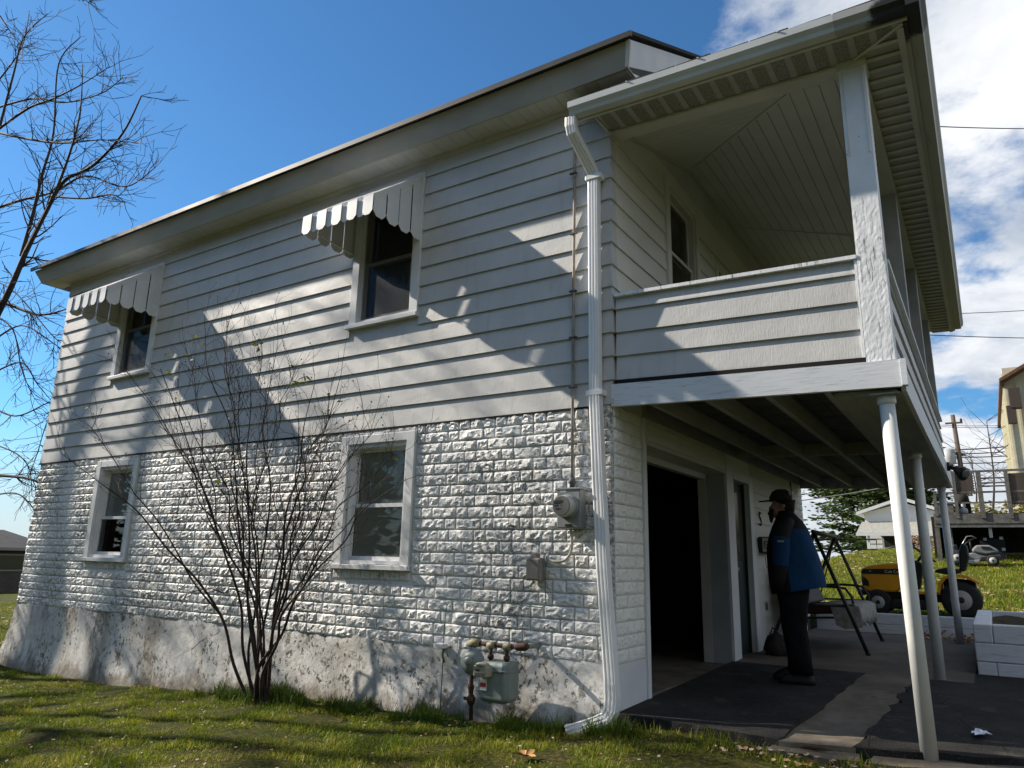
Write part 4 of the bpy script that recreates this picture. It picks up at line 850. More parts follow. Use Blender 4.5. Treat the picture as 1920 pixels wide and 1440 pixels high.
spout('spout_shoe', [(.010, -.086, .19), (.015, -.088, .08), (.010, -.095, .00), (-.02, -.108, -.06), (-.10, -.135, -.105), (-.30, -.20, -.165)], ds, sc=1.07)
for z, w in ((4.33, .118), (2.385, .12)): mb = MB(); mb.box(-.12 - w / 2 - .012, -.12 + w / 2 + .02, -.105, -.018, z - .02, z + .025); mb.build('strap', 'downspout', ds, bevel=.004)

# ------------------------------------------------------------------ things fixed to the house
UP = unproj
def T(name, pts, r, mat, parent, n=10, smooth=True): return MB().tube(pts, r, n).build(name, mat, parent, smooth)
em = empty('electric_meter', (-.34, -.05, 1.3), 'grey electric meter box with round glass dial below the conduit', 'meter')
MB().box(-.435, -.225, -.135, -.028, 1.305, 1.612).build('meter_box', 'meter_metal', em, bevel=.008); MB().box(-.445, -.215, -.142, -.026, 1.606, 1.622).build('box_lid', 'meter_metal', em, bevel=.003)
MB().lathe((-.335, -.135, 1.472), (0, -1, 0), [(0, .098), (.012, .098), (.014, .09), (.02, .09)], 36).build('socket_ring', 'meter_metal', em, True)
dial = MB().lathe((-.335, -.15, 1.472), (-.05, -1, 0), [(0, .084), (.06, .083), (.085, .080), (.092, .072)], 36).build('dial', 'meter_face', em, True)
MB().box(-.385, -.315, -.2475, -.243, 1.492, 1.515).build('display', 'lcd', dial); MB().lathe((-.335, -.242, 1.472), (-.05, -1, 0), [(0, .078), (.003, .078), (.004, .074)], 36).build('dial_rim', 'print_grey', dial)
for x, z, s in ((-.40, 1.503, .008), (-.395, 1.478, .005), (-.375, 1.478, .006), (-.335, 1.478, .006), (-.29, 1.465, .010)): MB().box(x - s, x + s, -.2475, -.243, z - s * .8, z + s * .8).build('dial_mark', 'print_grey', dial)
for z, a, b in ((1.452, -.385, -.33), (1.444, -.38, -.335), (1.527, -.36, -.33)): MB().box(a, b, -.247, -.243, z, z + .0025).build('dial_print', 'print_grey', dial)
MB().box(-.352, -.30, -.15, -.13, 1.318, 1.335).build('seal', 'black_plastic', em); MB().box(-.41, -.35, -.1365, -.134, 1.585, 1.603).build('label_plate', 'label_white', em)
cd = empty('service_conduit', (-.35, -.04, 1.62), 'thin rusty conduit clipped up the wall above the electric meter', 'conduit')
T('pipe', [(-.345, -.040, 1.70), (-.345, -.040, 2.4), (-.338, -.036, 3.5), (-.328, -.034, 4.78), (-.328, -.034, 5.13)], .0125, 'conduit_rust', cd); T('coupling', [(-.345, -.042, 1.62), (-.345, -.042, 1.66), (-.345, -.042, 1.665), (-.345, -.042, 1.71)], [.022, .022, .030, .026], 'print_grey', cd, 8)
for z in (1.98, 2.46, 2.9, 3.32, 3.86, 4.45): MB().box(-.375, -.305, -.056, -.03, z, z + .012).build('clip', 'print_grey', cd)
ub = empty('utility_cable', (-.45, -.05, 1.05), 'cream cable looping from the meter down into the block wall', 'cable')
T('cable', [(-.335, -.085, 1.30), (-.325, -.085, 1.22)] + arc((-.325, -.085, 1.22), (-.31, -.085, 1.06), (-.44, -.075, 1.045), 8)[1:] + arc((-.44, -.075, 1.045), (-.56, -.07, 1.04), (-.575, -.03, 1.10), 6)[1:], .0115, 'cable_cream', ub)
jb = empty('junction_box', (-.70, -.02, .9), 'small taupe plastic utility box low on the block wall', 'box')
mb = MB(); mb.loft([[(a, y, b) for a, b in ((x0, z0), (x1, z0), (x1, z1), (x0, z1))] for x0, x1, z0, z1, y in ((-.745, -.605, .89, 1.072, -.03), (-.745, -.605, .89, 1.072, -.085), (-.735, -.615, .90, 1.062, -.102))]); mb.build('cover', 'box_taupe', jb, bevel=.008); MB().box(-.705, -.645, -.08, -.03, 1.072, 1.105).build('cable_entry', 'box_taupe', jb, bevel=.004)
gw = empty('ground_wire', (-.6, -.04, -.2), 'thin green ground wire running round to a white bracket at the foundation', 'wire')
T('wire', [(-.575, -.045, 1.09), (-.585, -.048, .95), (-.58, -.048, .73)] + arc((-.58, -.048, .73), (-.58, -.05, .685), (-.63, -.05, .685), 4)[1:] + [(-.95, -.052, .70), (-1.2, -.05, .685)] + arc((-1.45, -.05, .695), (-1.57, -.05, .70), (-1.575, -.05, .62), 5) + [(-1.59, -.05, .45), (-1.585, -.05, .28), (-1.60, -.045, -.23)], .0042, 'green_wire', gw, 6)
MB().prism([(-1.66, -.02, .30), (-1.565, -.02, .30), (-1.565, -.10, .30), (-1.66, -.10, .30)], (0, 0, .038)).build('bracket', 'trim', gw, bevel=.004); T('bracket_strap', [(-1.60, -.03, .3), (-1.585, -.06, .24), (-1.585, -.035, .19)], .010, 'green_wire', gw, 6)
# gas meter set
gm = empty('gas_meter', (-1.1, -.2, -.25), 'grey gas meter and regulator on rusty pipes at the foundation', 'gas meter')
def gp_(u, v, y=-.2): return UP(u, v, y)
a0, a1 = UP(898, 1240, -.30), UP(964, 1238, -.30); b0 = UP(900, 1316, -.30); bx0, bx1, bz0, bz1 = a0.x, UP(945, 1238, -.30).x, b0.z, a0.z
mb = MB(); ring = lambda z, d, y0=-.31, y1=-.12: [(x, y, z) for x, y in ((bx0 + d, y0 + d), (bx1 - d * 1.2, y0 + d), (bx1 + .03 - d, y0 + .05), (bx1 + .03 - d, y1), (bx0 + d, y1))]
mb.loft([ring(bz0, .03), ring(bz0 + .03, .005), ring(bz0 + .16, .0), ring(bz1 - .02, .004), ring(bz1 + .005, .025)]); gbody = mb.build('body', 'gas_paint', gm, bevel=.010)
mb = MB(); mb.loft([ring(bz1 - .065, -.006), ring(bz1 - .05, -.006)]); mb.build('top_flange', 'gas_paint', gbody, bevel=.003)
for x in (bx0 + .0, (bx0 + bx1) / 2, bx1 - .01): MB().lathe((x + .01, -.318, bz1 - .058), (0, -1, 0), [(0, .007), (.006, .006)], 6).build('bolt', 'rust_pipe', gbody)
mb = MB(); xc = (bx0 + bx1) / 2 - .035; mb.box(xc - .068, xc + .058, -.40, -.305, bz1 - .10, bz1 - .015); idx = mb.build('index_box', 'gas_beige', gm, bevel=.012); MB().lathe((xc - .005, -.36, bz1 - .016), (0, 0, 1), [(0, .055), (.012, .052), (.02, .035)], 12).build('index_cap', 'gas_beige', idx, True); MB().box(xc - .045, xc - .005, -.4025, -.399, bz1 - .055, bz1 - .042).build('index_window', 'lcd', idx)
for k in range(5): MB().box(xc - .052 + k * .020, xc - .040 + k * .020, -.4025, -.399, bz1 - .082, bz1 - .068).build('index_dial', 'print_grey', idx)
lb = MB().box(xc - .055, xc + .005, -.3195, -.310, bz1 - .205, bz1 - .115).build('label_plate', 'label_white', gm); MB().box(xc - .052, xc + .002, -.321, -.3196, bz1 - .180, bz1 - .150).build('red_band', 'label_red', lb)
rg = gp_(885, 1240, -.24); reg = MB().lathe((rg.x, -.20, rg.z), (0.15, -1, 0), [(0, .07), (.03, .098), (.036, .105), (.048, .105), (.052, .095), (.075, .075), (.095, .05), (.10, .02)], 28).build('regulator', 'gas_paint', gm, True); MB().lathe((rg.x + .01, -.29, rg.z + .01), (0.15, -1, 0), [(0, .035), (.03, .032), (.036, .02)], 14).build('spring_cap', 'gas_paint', reg, True)
p_ = lambda u, v, y=-.2: tuple(UP(u, v, y))
T('riser_pipe', [p_(884, 1258), p_(883, 1350)], .017, 'rust_pipe', gm); T('valve', [p_(883, 1283), p_(883, 1288), p_(883, 1297), p_(883, 1302), p_(883, 1308), p_(883, 1313), p_(883, 1322)], [.022, .028, .020, .020, .036, .036, .022], 'rust_pipe', gm, 8); MB().box(*(lambda c: (c[0] - .045, c[0] + .045, c[1] - .04, c[1] - .03, c[2] - .012, c[2] + .012))(p_(883, 1309))).build('valve_lever', 'rust_pipe', gm)
T('inlet_drop', [p_(888, 1204), p_(887, 1226)], .021, 'rust_pipe', gm); T('elbow', [p_(880, 1207), p_(889, 1205), p_(900, 1206)], [.030, .034, .030], 'gas_brass', gm, 8); T('manifold', [p_(893, 1206), p_(915, 1208), p_(955, 1213), p_(978, 1213)], .017, 'rust_pipe', gm)
for u, v in ((922, 1210), (952, 1213)): T('tee', [p_(u - 7, v), p_(u + 7, v)], .027, 'gas_brass', gm, 8)
for u, v in ((920, 1212), (950, 1215)): T('meter_drop', [p_(u, v), p_(u, v + 26)], .016, 'rust_pipe', gm); T('swivel_nut', [p_(u, v + 15), p_(u, v + 23)], .026, 'rust_pipe', gm, 8)
T('union', [p_(966, 1213), p_(971, 1213), p_(985, 1213), p_(990, 1212)], [.022, .031, .031, .022], 'rust_pipe', gm, 8); T('wall_pipe', [p_(984, 1213, -.19), p_(995, 1211, -.12), p_(1012, 1210, -.0)], .021, 'gas_paint', gm)
# porch fittings
fl = empty('flood_light', (2.11, 5.2, 2.27), 'black twin flood light on the outer porch edge', 'lamp')
fc = Vector((2.115, 5.25, 2.30)); T('junction', [fc, fc + Vector((.035, 0, 0))], .055, 'black_plastic', fl, 14)
for dy, dx, dz in ((-.12, .16, -.02), (.16, .14, .02)):
    e = fc + Vector((dx * .6, dy * .6, -.03)); T('arm', [fc + Vector((.03, 0, 0)), e], .016, 'black_plastic', fl, 8); d = Vector((dx, dy * 1.2, -.13)).normalized(); b = MB().lathe(e, d, [(0, .028), (.05, .035), (.11, .060), (.16, .066)], 18).build('lamp_head', 'black_plastic', fl, True); MB().lathe(e + d * .158, d, [(0, .062), (.012, .054), (.018, .03)], 18).build('lens', 'lamp_glass', b, True)
def chain(y, ztop, n, x=2.0, which=''):
    c = empty('hanging_chain', (x, y, ztop - n * .03), which, 'chain', 'plant chains hanging from the porch beam')
    for i in range(n):
        z = ztop - i * .030; a = i % 2; pts = []
        for k in range(9):
            t = 2 * math.pi * k / 8; pts.append((x + (math.cos(t) * .009 if a else 0), y + (0 if a else math.cos(t) * .009), z + math.sin(t) * .019))
        MB().tube(pts, .003, 4, False).build('link', 'iron', c)
chain(1.15, 4.72, 13, 1.99, 'iron plant chain hanging just behind the peeling corner post'); chain(3.35, 4.72, 14, 1.99, 'iron plant chain hanging beyond the second porch post')
mbx = empty('mailbox', (.02, 4.3, 1.1), 'black wall mailbox with a white letter panel beside the basement door', 'mailbox')
MB().box(.012, .15, 4.22, 4.66, 1.20, 1.40).build('box', 'mailbox_black', mbx, bevel=.01); MB().box(.151, .154, 4.30, 4.62, 1.215, 1.385).build('letter_panel', 'white_patch', mbx); MB().box(.07, .149, 4.216, 4.219, 1.215, 1.385).build('letter_panel', 'white_patch', mbx)
T('letter_mark', [(.130, 4.213, 1.34), (.105, 4.213, 1.345), (.092, 4.213, 1.31), (.095, 4.213, 1.27), (.118, 4.213, 1.255), (.130, 4.213, 1.275), (.128, 4.213, 1.30), (.112, 4.213, 1.30)], .005, 'mailbox_black', mbx, 5)
for y in (4.34, 4.50): T('paper_hook', [(.06, y, 1.20), (.07, y, 1.05), (.07, y + .04, 1.02), (.09, y + .09, 1.03), (.10, y + .10, 1.06)], .004, 'iron', mbx, 5)
wh = empty('wall_hook', (.02, 4.36, 1.6), 'small black S-shaped hook on the boards above the mailbox', 'hook')
T('s_curve', [(.025, 4.40, 1.70), (.025, 4.34, 1.71), (.025, 4.32, 1.67), (.025, 4.37, 1.63), (.025, 4.40, 1.58), (.025, 4.36, 1.545), (.025, 4.31, 1.56)], .010, 'iron', wh, 6)
ol = empty('outlet_cover', (.015, 4.45, .5), 'dark weathered outlet cover low on the boards by the door', 'outlet'); MB().box(.008, .022, 4.40, 4.50, .50, .60).build('plate', 'post_shade_plate_grey', ol, bevel=.003); MB().box(.022, .026, 4.42, 4.48, .51, .59).build('socket_face', 'mailbox_black', ol)

# ------------------------------------------------------------------ bare trees and the shrub
def nrmz(v): return v / max(v.length, 1e-9)
def grow(mb, p, d, L, r, depth, rg, P, out=None):
    """one limb as a wobbling tapered tube, then its side shoots"""
    n = max(3, int(L / P['seg'])); pts = [p.copy()]; rad = [r]; dd = d.copy(); q = p.copy()
    r_end = max(r * P['taper'], P['rmin'])
    for i in range(n):
        dd = nrmz(dd + Vector((rg.gauss(0, 1), rg.gauss(0, 1), rg.gauss(0, 1))) * P['wob'] + Vector((0, 0, P['up'][min(depth, len(P['up']) - 1)])))
        q = q + dd * (L / n); pts.append(q.copy()); rad.append(lerp(r, r_end, (i + 1) / n))
    mb.tube(pts, rad, 7 if r > .03 else (5 if r > .010 else 3), cap=False)
    if out is not None: out.append((pts, depth))
    if depth >= P['depth']: return
    k = P['kids'][depth]; k = rg.randint(*k)
    for j in range(k):
        t = rg.uniform(P['t0'][min(depth, len(P['t0']) - 1)], 1.0) if j else 1.0
        i = min(int(t * n), n); a = nrmz(pts[min(i + 1, n)] - pts[max(i - 1, 0)])
        ax = nrmz(a.cross(Vector((rg.gauss(0, 1), rg.gauss(0, 1), rg.gauss(0, 1))))); ang = R_(rg.uniform(*P['ang'])) * (1 if j else .5)
        nd = Matrix.Rotation(ang, 3, ax) @ a
        grow(mb, pts[i], nrmz(nd), L * rg.uniform(*P['len']) * (1.0 - .35 * t if j else .75), max(rad[i] * rg.uniform(*P['rad']), P['rmin']), depth + 1, rg, P, out)
def limb_path(mb, pts, r0, r1, n=7):
    pts = [Vector(p) for p in pts]; Q = []
    for i in range(len(pts) - 1):
        p0 = pts[max(i - 1, 0)]; p1 = pts[i]; p2 = pts[i + 1]; p3 = pts[min(i + 2, len(pts) - 1)]
        for k in range(6):
            t = k / 6; Q.append(.5 * ((2 * p1) + (p2 - p0) * t + (2 * p0 - 5 * p1 + 4 * p2 - p3) * t * t + (3 * p1 - p0 - 3 * p2 + p3) * t ** 3))
    Q.append(pts[-1]); m_ = len(Q); rad = [lerp(r0, r1, i / (m_ - 1)) for i in range(m_)]; mb.tube(Q, rad, n, cap=False); return Q, rad
TP = dict(seg=.35, taper=.45, rmin=.006, wob=.10, up=[.03, .05, .06, .06], depth=2, kids=[(5, 8), (3, 5)], t0=[.15, .2], ang=(25, 65), len=(.38, .68), rad=(.45, .65))
# tree left of the house: its limbs reach into the picture; trunk stands out of frame
bt = empty('bare_tree', (-20.5, 1.6, gz(-20.5, 1.6)), 'tall leafless tree whose spreading twigs fill the sky left of the house', 'tree')
rg = random.Random(21); mbT = MB(); q0, r0_ = limb_path(mbT, [(-20.5, 1.6, gz(-20.5, 1.6) - .2), (-20.3, 1.7, 3), (-20.0, 1.9, 5.5), (-19.2, 2.1, 7.0)], .30, .17, 12); mbT.build('trunk', 'bark', bt, True)
limbs = [  # (picture path, depth y, base radius): main limbs as they run in the photograph
    ([(-30, 640), (20, 540), (50, 470), (85, 400), (120, 340), (175, 310), (230, 250), (265, 180)], 2.2, .105),
    ([(40, 480), (62, 400), (78, 330), (100, 250), (110, 120), (150, 70)], 2.6, .07),
    ([(50, 470), (95, 380), (130, 290), (150, 210), (155, 120)], 1.9, .06),
    ([(-20, 395), (40, 375), (100, 360), (160, 330), (235, 350), (290, 315)], 3.0, .06),
    ([(95, 368), (160, 372), (210, 365), (235, 380)], 2.4, .04),
    ([(-20, 245), (60, 262), (120, 268), (190, 262), (260, 268)], 2.0, .05),
    ([(-20, 255), (50, 205), (100, 185), (150, 160), (205, 125)], 2.8, .055),
    ([(-15, 205), (60, 185), (120, 192), (190, 175), (230, 145)], 3.4, .05),
    ([(0, 235), (25, 140), (45, 70), (90, 25)], 2.3, .05), ([(-10, 160), (40, 90), (55, 20)], 3.1, .04),
    ([(0, 30), (20, 60), (50, 100)], 2.0, .03), ([(130, -20), (160, 0), (190, 22)], 2.5, .02),
    ([(-15, 560), (20, 572), (75, 590), (130, 578)], 3.2, .09), ([(-15, 640), (40, 610), (95, 640), (120, 660)], 3.6, .04),
    ([(-15, 700), (40, 680), (70, 720), (95, 750)], 3.3, .035), ([(-20, 760), (30, 780), (90, 755), (120, 745)], 3.9, .04),
    ([(-20, 890), (40, 895), (80, 905), (130, 915)], 4.4, .07), ([(-20, 930), (30, 925), (60, 950), (85, 990)], 4.6, .035),
    ([(105, 750), (85, 800), (70, 850), (55, 890)], 4.1, .02), ([(-20, 830), (30, 850), (55, 880), (60, 930)], 4.3, .03),
    ([(-10, 590), (25, 620), (40, 690), (60, 740)], 3.0, .03), ([(-20, 520), (30, 550), (90, 620), (110, 640)], 2.7, .03)]
cr_ = MB()
for path, y, r in limbs:
    pts = [UP(u, v, y + i * .12) for i, (u, v) in enumerate(path)]; r *= .78
    Q, rad = limb_path(cr_, pts, r, max(r * .22, .008)); Ltot = sum((Q[i + 1] - Q[i]).length for i in range(len(Q) - 1))
    P = dict(TP, depth=1, kids=[(3, 5)], wob=.13, seg=.2)
    for k in range(int(6 + Ltot * 2.6)):
        i = rg.randrange(3, len(Q)); a = nrmz(Q[min(i + 1, len(Q) - 1)] - Q[i - 1]); ax = nrmz(a.cross(Vector((rg.gauss(0, 1), rg.gauss(0, 1), rg.gauss(0, 1)))))
        grow(cr_, Q[i], nrmz(Matrix.Rotation(R_(rg.uniform(25, 70)), 3, ax) @ a), rg.uniform(.35, 1.15), max(rad[i] * .42, .0100), 0, rg, P)
cr_.build('branches', 'twig_bark', bt, True)
# two slimmer trees out of frame to the left whose shadows fall along the wall
for i, (x, y, h, r, seed, lab) in enumerate(((-12.75, -1.02, 9.5, .105, 4, 'slender bare tree close to the left end of the house, out of frame'), (-15.2, -1.95, 11, .12, 9, 'second bare tree farther out on the left lawn, out of frame'))):
    t_ = empty('bare_tree', (x, y, gz(x, y)), lab, 'tree'); rg2 = random.Random(seed)
    m1 = MB(); Q, rad = limb_path(m1, [(x, y, gz(x, y) - .2), (x + .05, y - .03, 2.5), (x - .04, y + .05, 5), (x + .1, y, h)], r, r * .35, 10); m1.build('trunk', 'bark', t_, True); m2 = MB()
    P = dict(seg=.3, taper=.4, rmin=.005, wob=.10, up=[.05, .05, .04], depth=2, kids=[(3, 5), (2, 4)], t0=[.3, .3], ang=(25, 60), len=(.4, .65), rad=(.4, .6))
    P['depth'] = 2 if i == 0 else 1
    for k in range(22 if i == 0 else 12):
        j = rg2.randrange(7, len(Q)); az = rg2.uniform(0, 6.28); d = nrmz(Vector((math.cos(az), math.sin(az), rg2.uniform(.35, 1.1)))); grow(m2, Q[j], d, rg2.uniform(.8, 2.3), rad[j] * .26, 0, rg2, P)
    m2.build('branches', 'twig_bark', t_, True)
t3 = empty('bare_tree', (-18.6, -2.3, gz(-18.6, -2.3)), 'thick-limbed bare tree farthest out on the left lawn, out of frame', 'tree'); m1 = MB(); limb_path(m1, [(-18.6, -2.3, gz(-18.6, -2.3) - .2), (-18.5, -2.32, 4), (-18.7, -2.28, 8), (-18.5, -2.4, 12.8)], .17, .05, 10); m1.build('trunk', 'bark', t3, True); m2 = MB(); rg2 = random.Random(15)
P = dict(seg=.35, taper=.4, rmin=.010, wob=.09, up=[.03, .03], depth=1, kids=[(2, 4)], t0=[.3], ang=(25, 60), len=(.4, .65), rad=(.4, .6))
for xa, za_, xb, zb2, ya, yb, r in ((-6.1, 4.2, -3.3, 2.3, -2.3, -2.9, .045), (-5.3, 4.1, -3.9, 3.1, -2.4, -2.8, .028), (-4.9, 4.2, -2.3, 2.2, -2.5, -3.1, .040), (-2.6, 3.3, -.7, 2.25, -2.7, -3.2, .028), (-9.2, .6, -8.2, -.5, -2.2, -2.6, .026), (-8.7, .55, -7.9, -.55, -2.2, -2.7, .030), (-7.0, .5, -6.1, -.5, -2.3, -2.8, .034), (-6.4, .45, -5.4, -.5, -2.4, -2.8, .030), (-7.0, 1.6, -5.9, 1.05, -2.3, -2.7, .05), (-1.9, 2.0, -.5, .9, -2.8, -3.3, .03)):
    a = Vector((xa + 4.46 * ya, ya, za_ - 3 * ya)); b = Vector((xb + 4.46 * yb, yb, zb2 - 3 * yb)); md = lerp(a, b, .5) + Vector((0, 0, rg2.uniform(-.1, .2))); h0 = Vector((-18.6, -2.32, min(a.z - .8, 12.3))); Q, rad = limb_path(m2, [h0, a, md, b], r * .45, r * .24, 7)
    for k in range(2): j = rg2.randrange(8, len(Q)); grow(m2, Q[j], nrmz(Q[j] - Q[j - 1] + Vector((rg2.gauss(0, .6), rg2.gauss(0, .4), rg2.gauss(.1, .5)))), rg2.uniform(.5, 1.3), rad[j] * .5, 0, rg2, P)
m2.build('limbs', 'twig_bark', t3, True)
for i, (x, y, h, r, seed, lab) in enumerate(((-16.5, -4.7, 10.5, .17, 41, 'stout bare tree on the front lawn left of the photographer, out of frame'), (-14.0, -3.55, 11.0, .14, 43, 'smaller bare tree on the front lawn nearer the house, out of frame'))):
    t_ = empty('bare_tree', (x, y, gz(x, y)), lab, 'tree'); rg2 = random.Random(seed); m1 = MB(); Q, rad = limb_path(m1, [(x, y, gz(x, y) - .2), (x + .1, y, 2.5), (x - .1, y + .1, 5), (x + .1, y, h)], r, r * .4, 10); m1.build('trunk', 'bark', t_, True); m2 = MB()
    P = dict(seg=.35, taper=.4, rmin=.012, wob=.09, up=[.03, .04, .04], depth=2, kids=[(3, 5), (2, 4)], t0=[.3, .3], ang=(25, 60), len=(.4, .65), rad=(.5, .65))
    for k in range(22): j = rg2.randrange(7, len(Q)); az = rg2.uniform(0, 6.28); grow(m2, Q[j], nrmz(Vector((math.cos(az), math.sin(az), rg2.uniform(.2, .9)))), rg2.uniform(1.2, 2.8), rad[j] * .5, 0, rg2, P)
    m2.build('branches', 'twig_bark', t_, True)
# big bare shrub in front of the wall
sh = empty('bare_shrub', (-3.55, -.30, gz(-3.55, -.3)), 'large bare multi-stemmed shrub with a few yellow leaves against the wall', 'shrub')
rg = random.Random(33); gz0 = gz(-3.55, -.3)
tips = [(115, 850, -1.5), (170, 800, -1.3), (240, 700, -1.0), (270, 745, -.8), (300, 690, -1.2), (345, 640, -.7), (385, 615, -.9), (425, 590, -.6), (420, 640, -1.1), (490, 640, -.7), (520, 650, -.5), (555, 690, -.9), (590, 720, -.6), (620, 780, -1.0), (640, 700, -.75), (700, 810, -.9), (660, 850, -1.2), (740, 850, -.8), (760, 900, -1.0),
        (300, 800, -.6), (340, 760, -1.4), (450, 740, -1.2), (500, 780, -.4), (560, 800, -1.3), (600, 860, -.5), (345, 1120, -.8), (690, 930, -1.1), (420, 840, -.45), (470, 690, -1.0)]
leafV = []; leafF = []; seeds = MB(); mains = []
def leaf(V, F, c, s, rg, up=.3):
    q = Matrix.Rotation(rg.uniform(0, 6.3), 3, 'Z') @ Matrix.Rotation(rg.uniform(-1.0, 1.0), 3, 'X') @ Matrix.Rotation(rg.uniform(-.8, .8), 3, 'Y'); b = len(V)
    for px, py, pz_ in ((0, 0, 0), (.35, -.28, .05), (.75, -.2, .02), (1.1, 0, -.12), (.75, .2, .02), (.35, .28, .05)): V.append(tuple(Vector(c) + q @ Vector((px, py, pz_)) * s))
    F.append((b, b + 1, b + 2, b + 3)); F.append((b, b + 3, b + 4, b + 5))
for i, (u, v, y) in enumerate(tips):
    tip = UP(u, v, y); a = rg.uniform(0, 6.28); rr = rg.uniform(.02, .14); b = Vector((-3.55 + math.cos(a) * rr * 1.3, -.30 + math.sin(a) * rr * .8, gz0 - .05))
    hx = (tip - b); hx.z = 0; sag = Vector((rg.gauss(0, .07), rg.gauss(0, .06), .10 + .20 * rg.random())); m1 = lerp(b, tip, .33) + sag - hx * (.10 + .10 * rg.random()); m2 = lerp(b, tip, .68) + sag * .7 - hx * (.06 + .07 * rg.random()) + Vector((rg.gauss(0, .05), rg.gauss(0, .05), 0))
    second = i % 2 == 1 and mains
    if second:
        mq = min(mains, key=lambda q_: (q_[0][-1] - tip).length); j0 = int(len(mq[0]) * rg.uniform(.25, .5)); b = mq[0][j0]; m1 = lerp(b, tip, .4) + Vector((rg.gauss(0, .05), rg.gauss(0, .05), .10)); m2 = lerp(b, tip, .72) + Vector((rg.gauss(0, .06), rg.gauss(0, .05), .08)); r = mq[1][j0] * .75
    else: r = rg.uniform(.012, .020)
    ctl = [b * (1 - t) ** 3 + m1 * 3 * t * (1 - t) ** 2 + m2 * 3 * t * t * (1 - t) + tip * t ** 3 + (Vector((rg.gauss(0, .028), rg.gauss(0, .028), rg.gauss(0, .015))) if 0 < t < 1 else Vector()) for t in (0, .13, .27, .41, .55, .7, .85, 1)]; mbS = MB(); Q, rad = limb_path(mbS, ctl, r, .0026, 6)
    if not second: mains.append((Q, rad))
    P = dict(seg=.09, taper=.5, rmin=.0014, wob=.17, up=[.10, .08, .05], depth=1, kids=[(1, 4)], t0=[.25, .2], ang=(22, 60), len=(.25, .5), rad=(.5, .7)); outl = []
    for k in range(int(rg.uniform(12, 19))):
        j = int(len(Q) * rg.uniform(.38, 1.0)); j = min(max(j, 2), len(Q) - 1); aa = nrmz(Q[j] - Q[j - 1]); ax = nrmz(aa.cross(Vector((rg.gauss(0, 1), rg.gauss(0, 1), rg.gauss(0, 1)))))
        grow(mbS, Q[j], nrmz(Matrix.Rotation(R_(rg.uniform(20, 55)), 3, ax) @ aa + Vector((0, 0, .25))), rg.uniform(.18, .60), max(rad[j] * .5, .0026), 0, rg, P, outl)
    mbS.build('stem', 'shrub_bark', sh, True)
    for pts, dp in outl:
        if dp == 1 and rg.random() < .28: seeds.lathe(pts[-1], (rg.gauss(0, 1), rg.gauss(0, 1), 1), [(-.008, .003), (0, .007), (.008, .002)], 5)
        if rg.random() < .030: leaf(leafV, leafF, pts[-1], rg.uniform(.035, .06), rg)
for u, v, y in ((488, 650, -.7), (486, 662, -.7), (490, 640, -.7), (484, 676, -.7), (312, 696, -1.0), (318, 700, -1.0), (575, 705, -.6), (573, 718, -.6), (562, 722, -.6)):
    for k in range(2): leaf(leafV, leafF, UP(u + rg.uniform(-4, 4), v + rg.uniform(-4, 4), y), rg.uniform(.05, .085), rg)
seeds.build('seed_heads', 'seed_head', sh, True)['kind'] = 'stuff'; place('yellow_leaves', mkmesh('yellow_leaves', leafV, leafF, 'green_leaf'), sh)
# tuft at the shrub's foot
tf = rs.normal(0, 1, (1300, 2)) * np.array([.28, .10]) + np.array([-3.5, -.30]); blades('shrub_tuft', tf[tf[:, 1] < -.03], .08, .24, .003, .9, 'grass_dark', 'long dark grass tuft around the shrub base')

# ------------------------------------------------------------------ person
pe = empty('person', (.90, 1.97, .03), 'man in a blue and black jacket and dark cap standing at the basement door', 'person')
fw = Vector((-.978, -.209, 0)); lf = Vector((.209, -.978, 0)); o0 = Vector((.90, 1.97, .03))
def L(a, b, z): return o0 + fw * a + lf * b + Vector((0, 0, z))
sk_v = [('pelvis', (-.02, 0, .93), .15), ('chest', (-.02, 0, 1.25), .17), ('neck', (.045, 0, 1.45), .065), ('hb', (.085, 0, 1.53), .083), ('ht', (.075, 0, 1.62), .088), ('nose', (.185, 0, 1.555), .014), ('chin', (.155, 0, 1.485), .035)]
sk_e = [(0, 1), (1, 2), (2, 3), (3, 4), (3, 5), (3, 6)]
for s in (1, -1):
    k = len(sk_v); sk_v += [('hip', (-.02, s * .10, .86), .105), ('knee', (.02, s * .11, .48), .065), ('ankle', (-.02, s * .10, .10), .045), ('toe', (.14, s * .11, .05), .04), ('sh', (.04, s * .185, 1.39), .05), ('elb', (.095, s * .25, 1.14), .040), ('wr', (.13, s * .24, .92), .030), ('hand', (.15, s * .225, .85), .028)]
    sk_e += [(0, k), (k, k + 1), (k + 1, k + 2), (k + 2, k + 3), (1, k + 4), (k + 4, k + 5), (k + 5, k + 6), (k + 6, k + 7)]
me = bpy.data.meshes.new('body'); me.from_pydata([tuple(L(*v[1])) for v in sk_v], sk_e, []); me.materials.append(MATS['skin']); bo = place('body', me, pe)
sm = bo.modifiers.new('skin', 'SKIN'); sm.use_smooth_shade = True; ss = bo.modifiers.new('sub', 'SUBSURF'); ss.levels = 2; ss.render_levels = 2
for i, v in enumerate(sk_v): me.skin_vertices[0].data[i].radius = (v[2], v[2]); me.skin_vertices[0].data[i].use_root = (i == 0)
def ering(ca, z, da, db, n=28, tilt=0.0, pw=2.3, cb=0.0):
    R = []
    for k in range(n):
        t = 2 * math.pi * k / n; c, s = math.cos(t), math.sin(t); c = math.copysign(abs(c) ** (2 / pw), c); s = math.copysign(abs(s) ** (2 / pw), s); R.append(L(ca + da * c, cb + db * s, z + tilt * c))
    return R
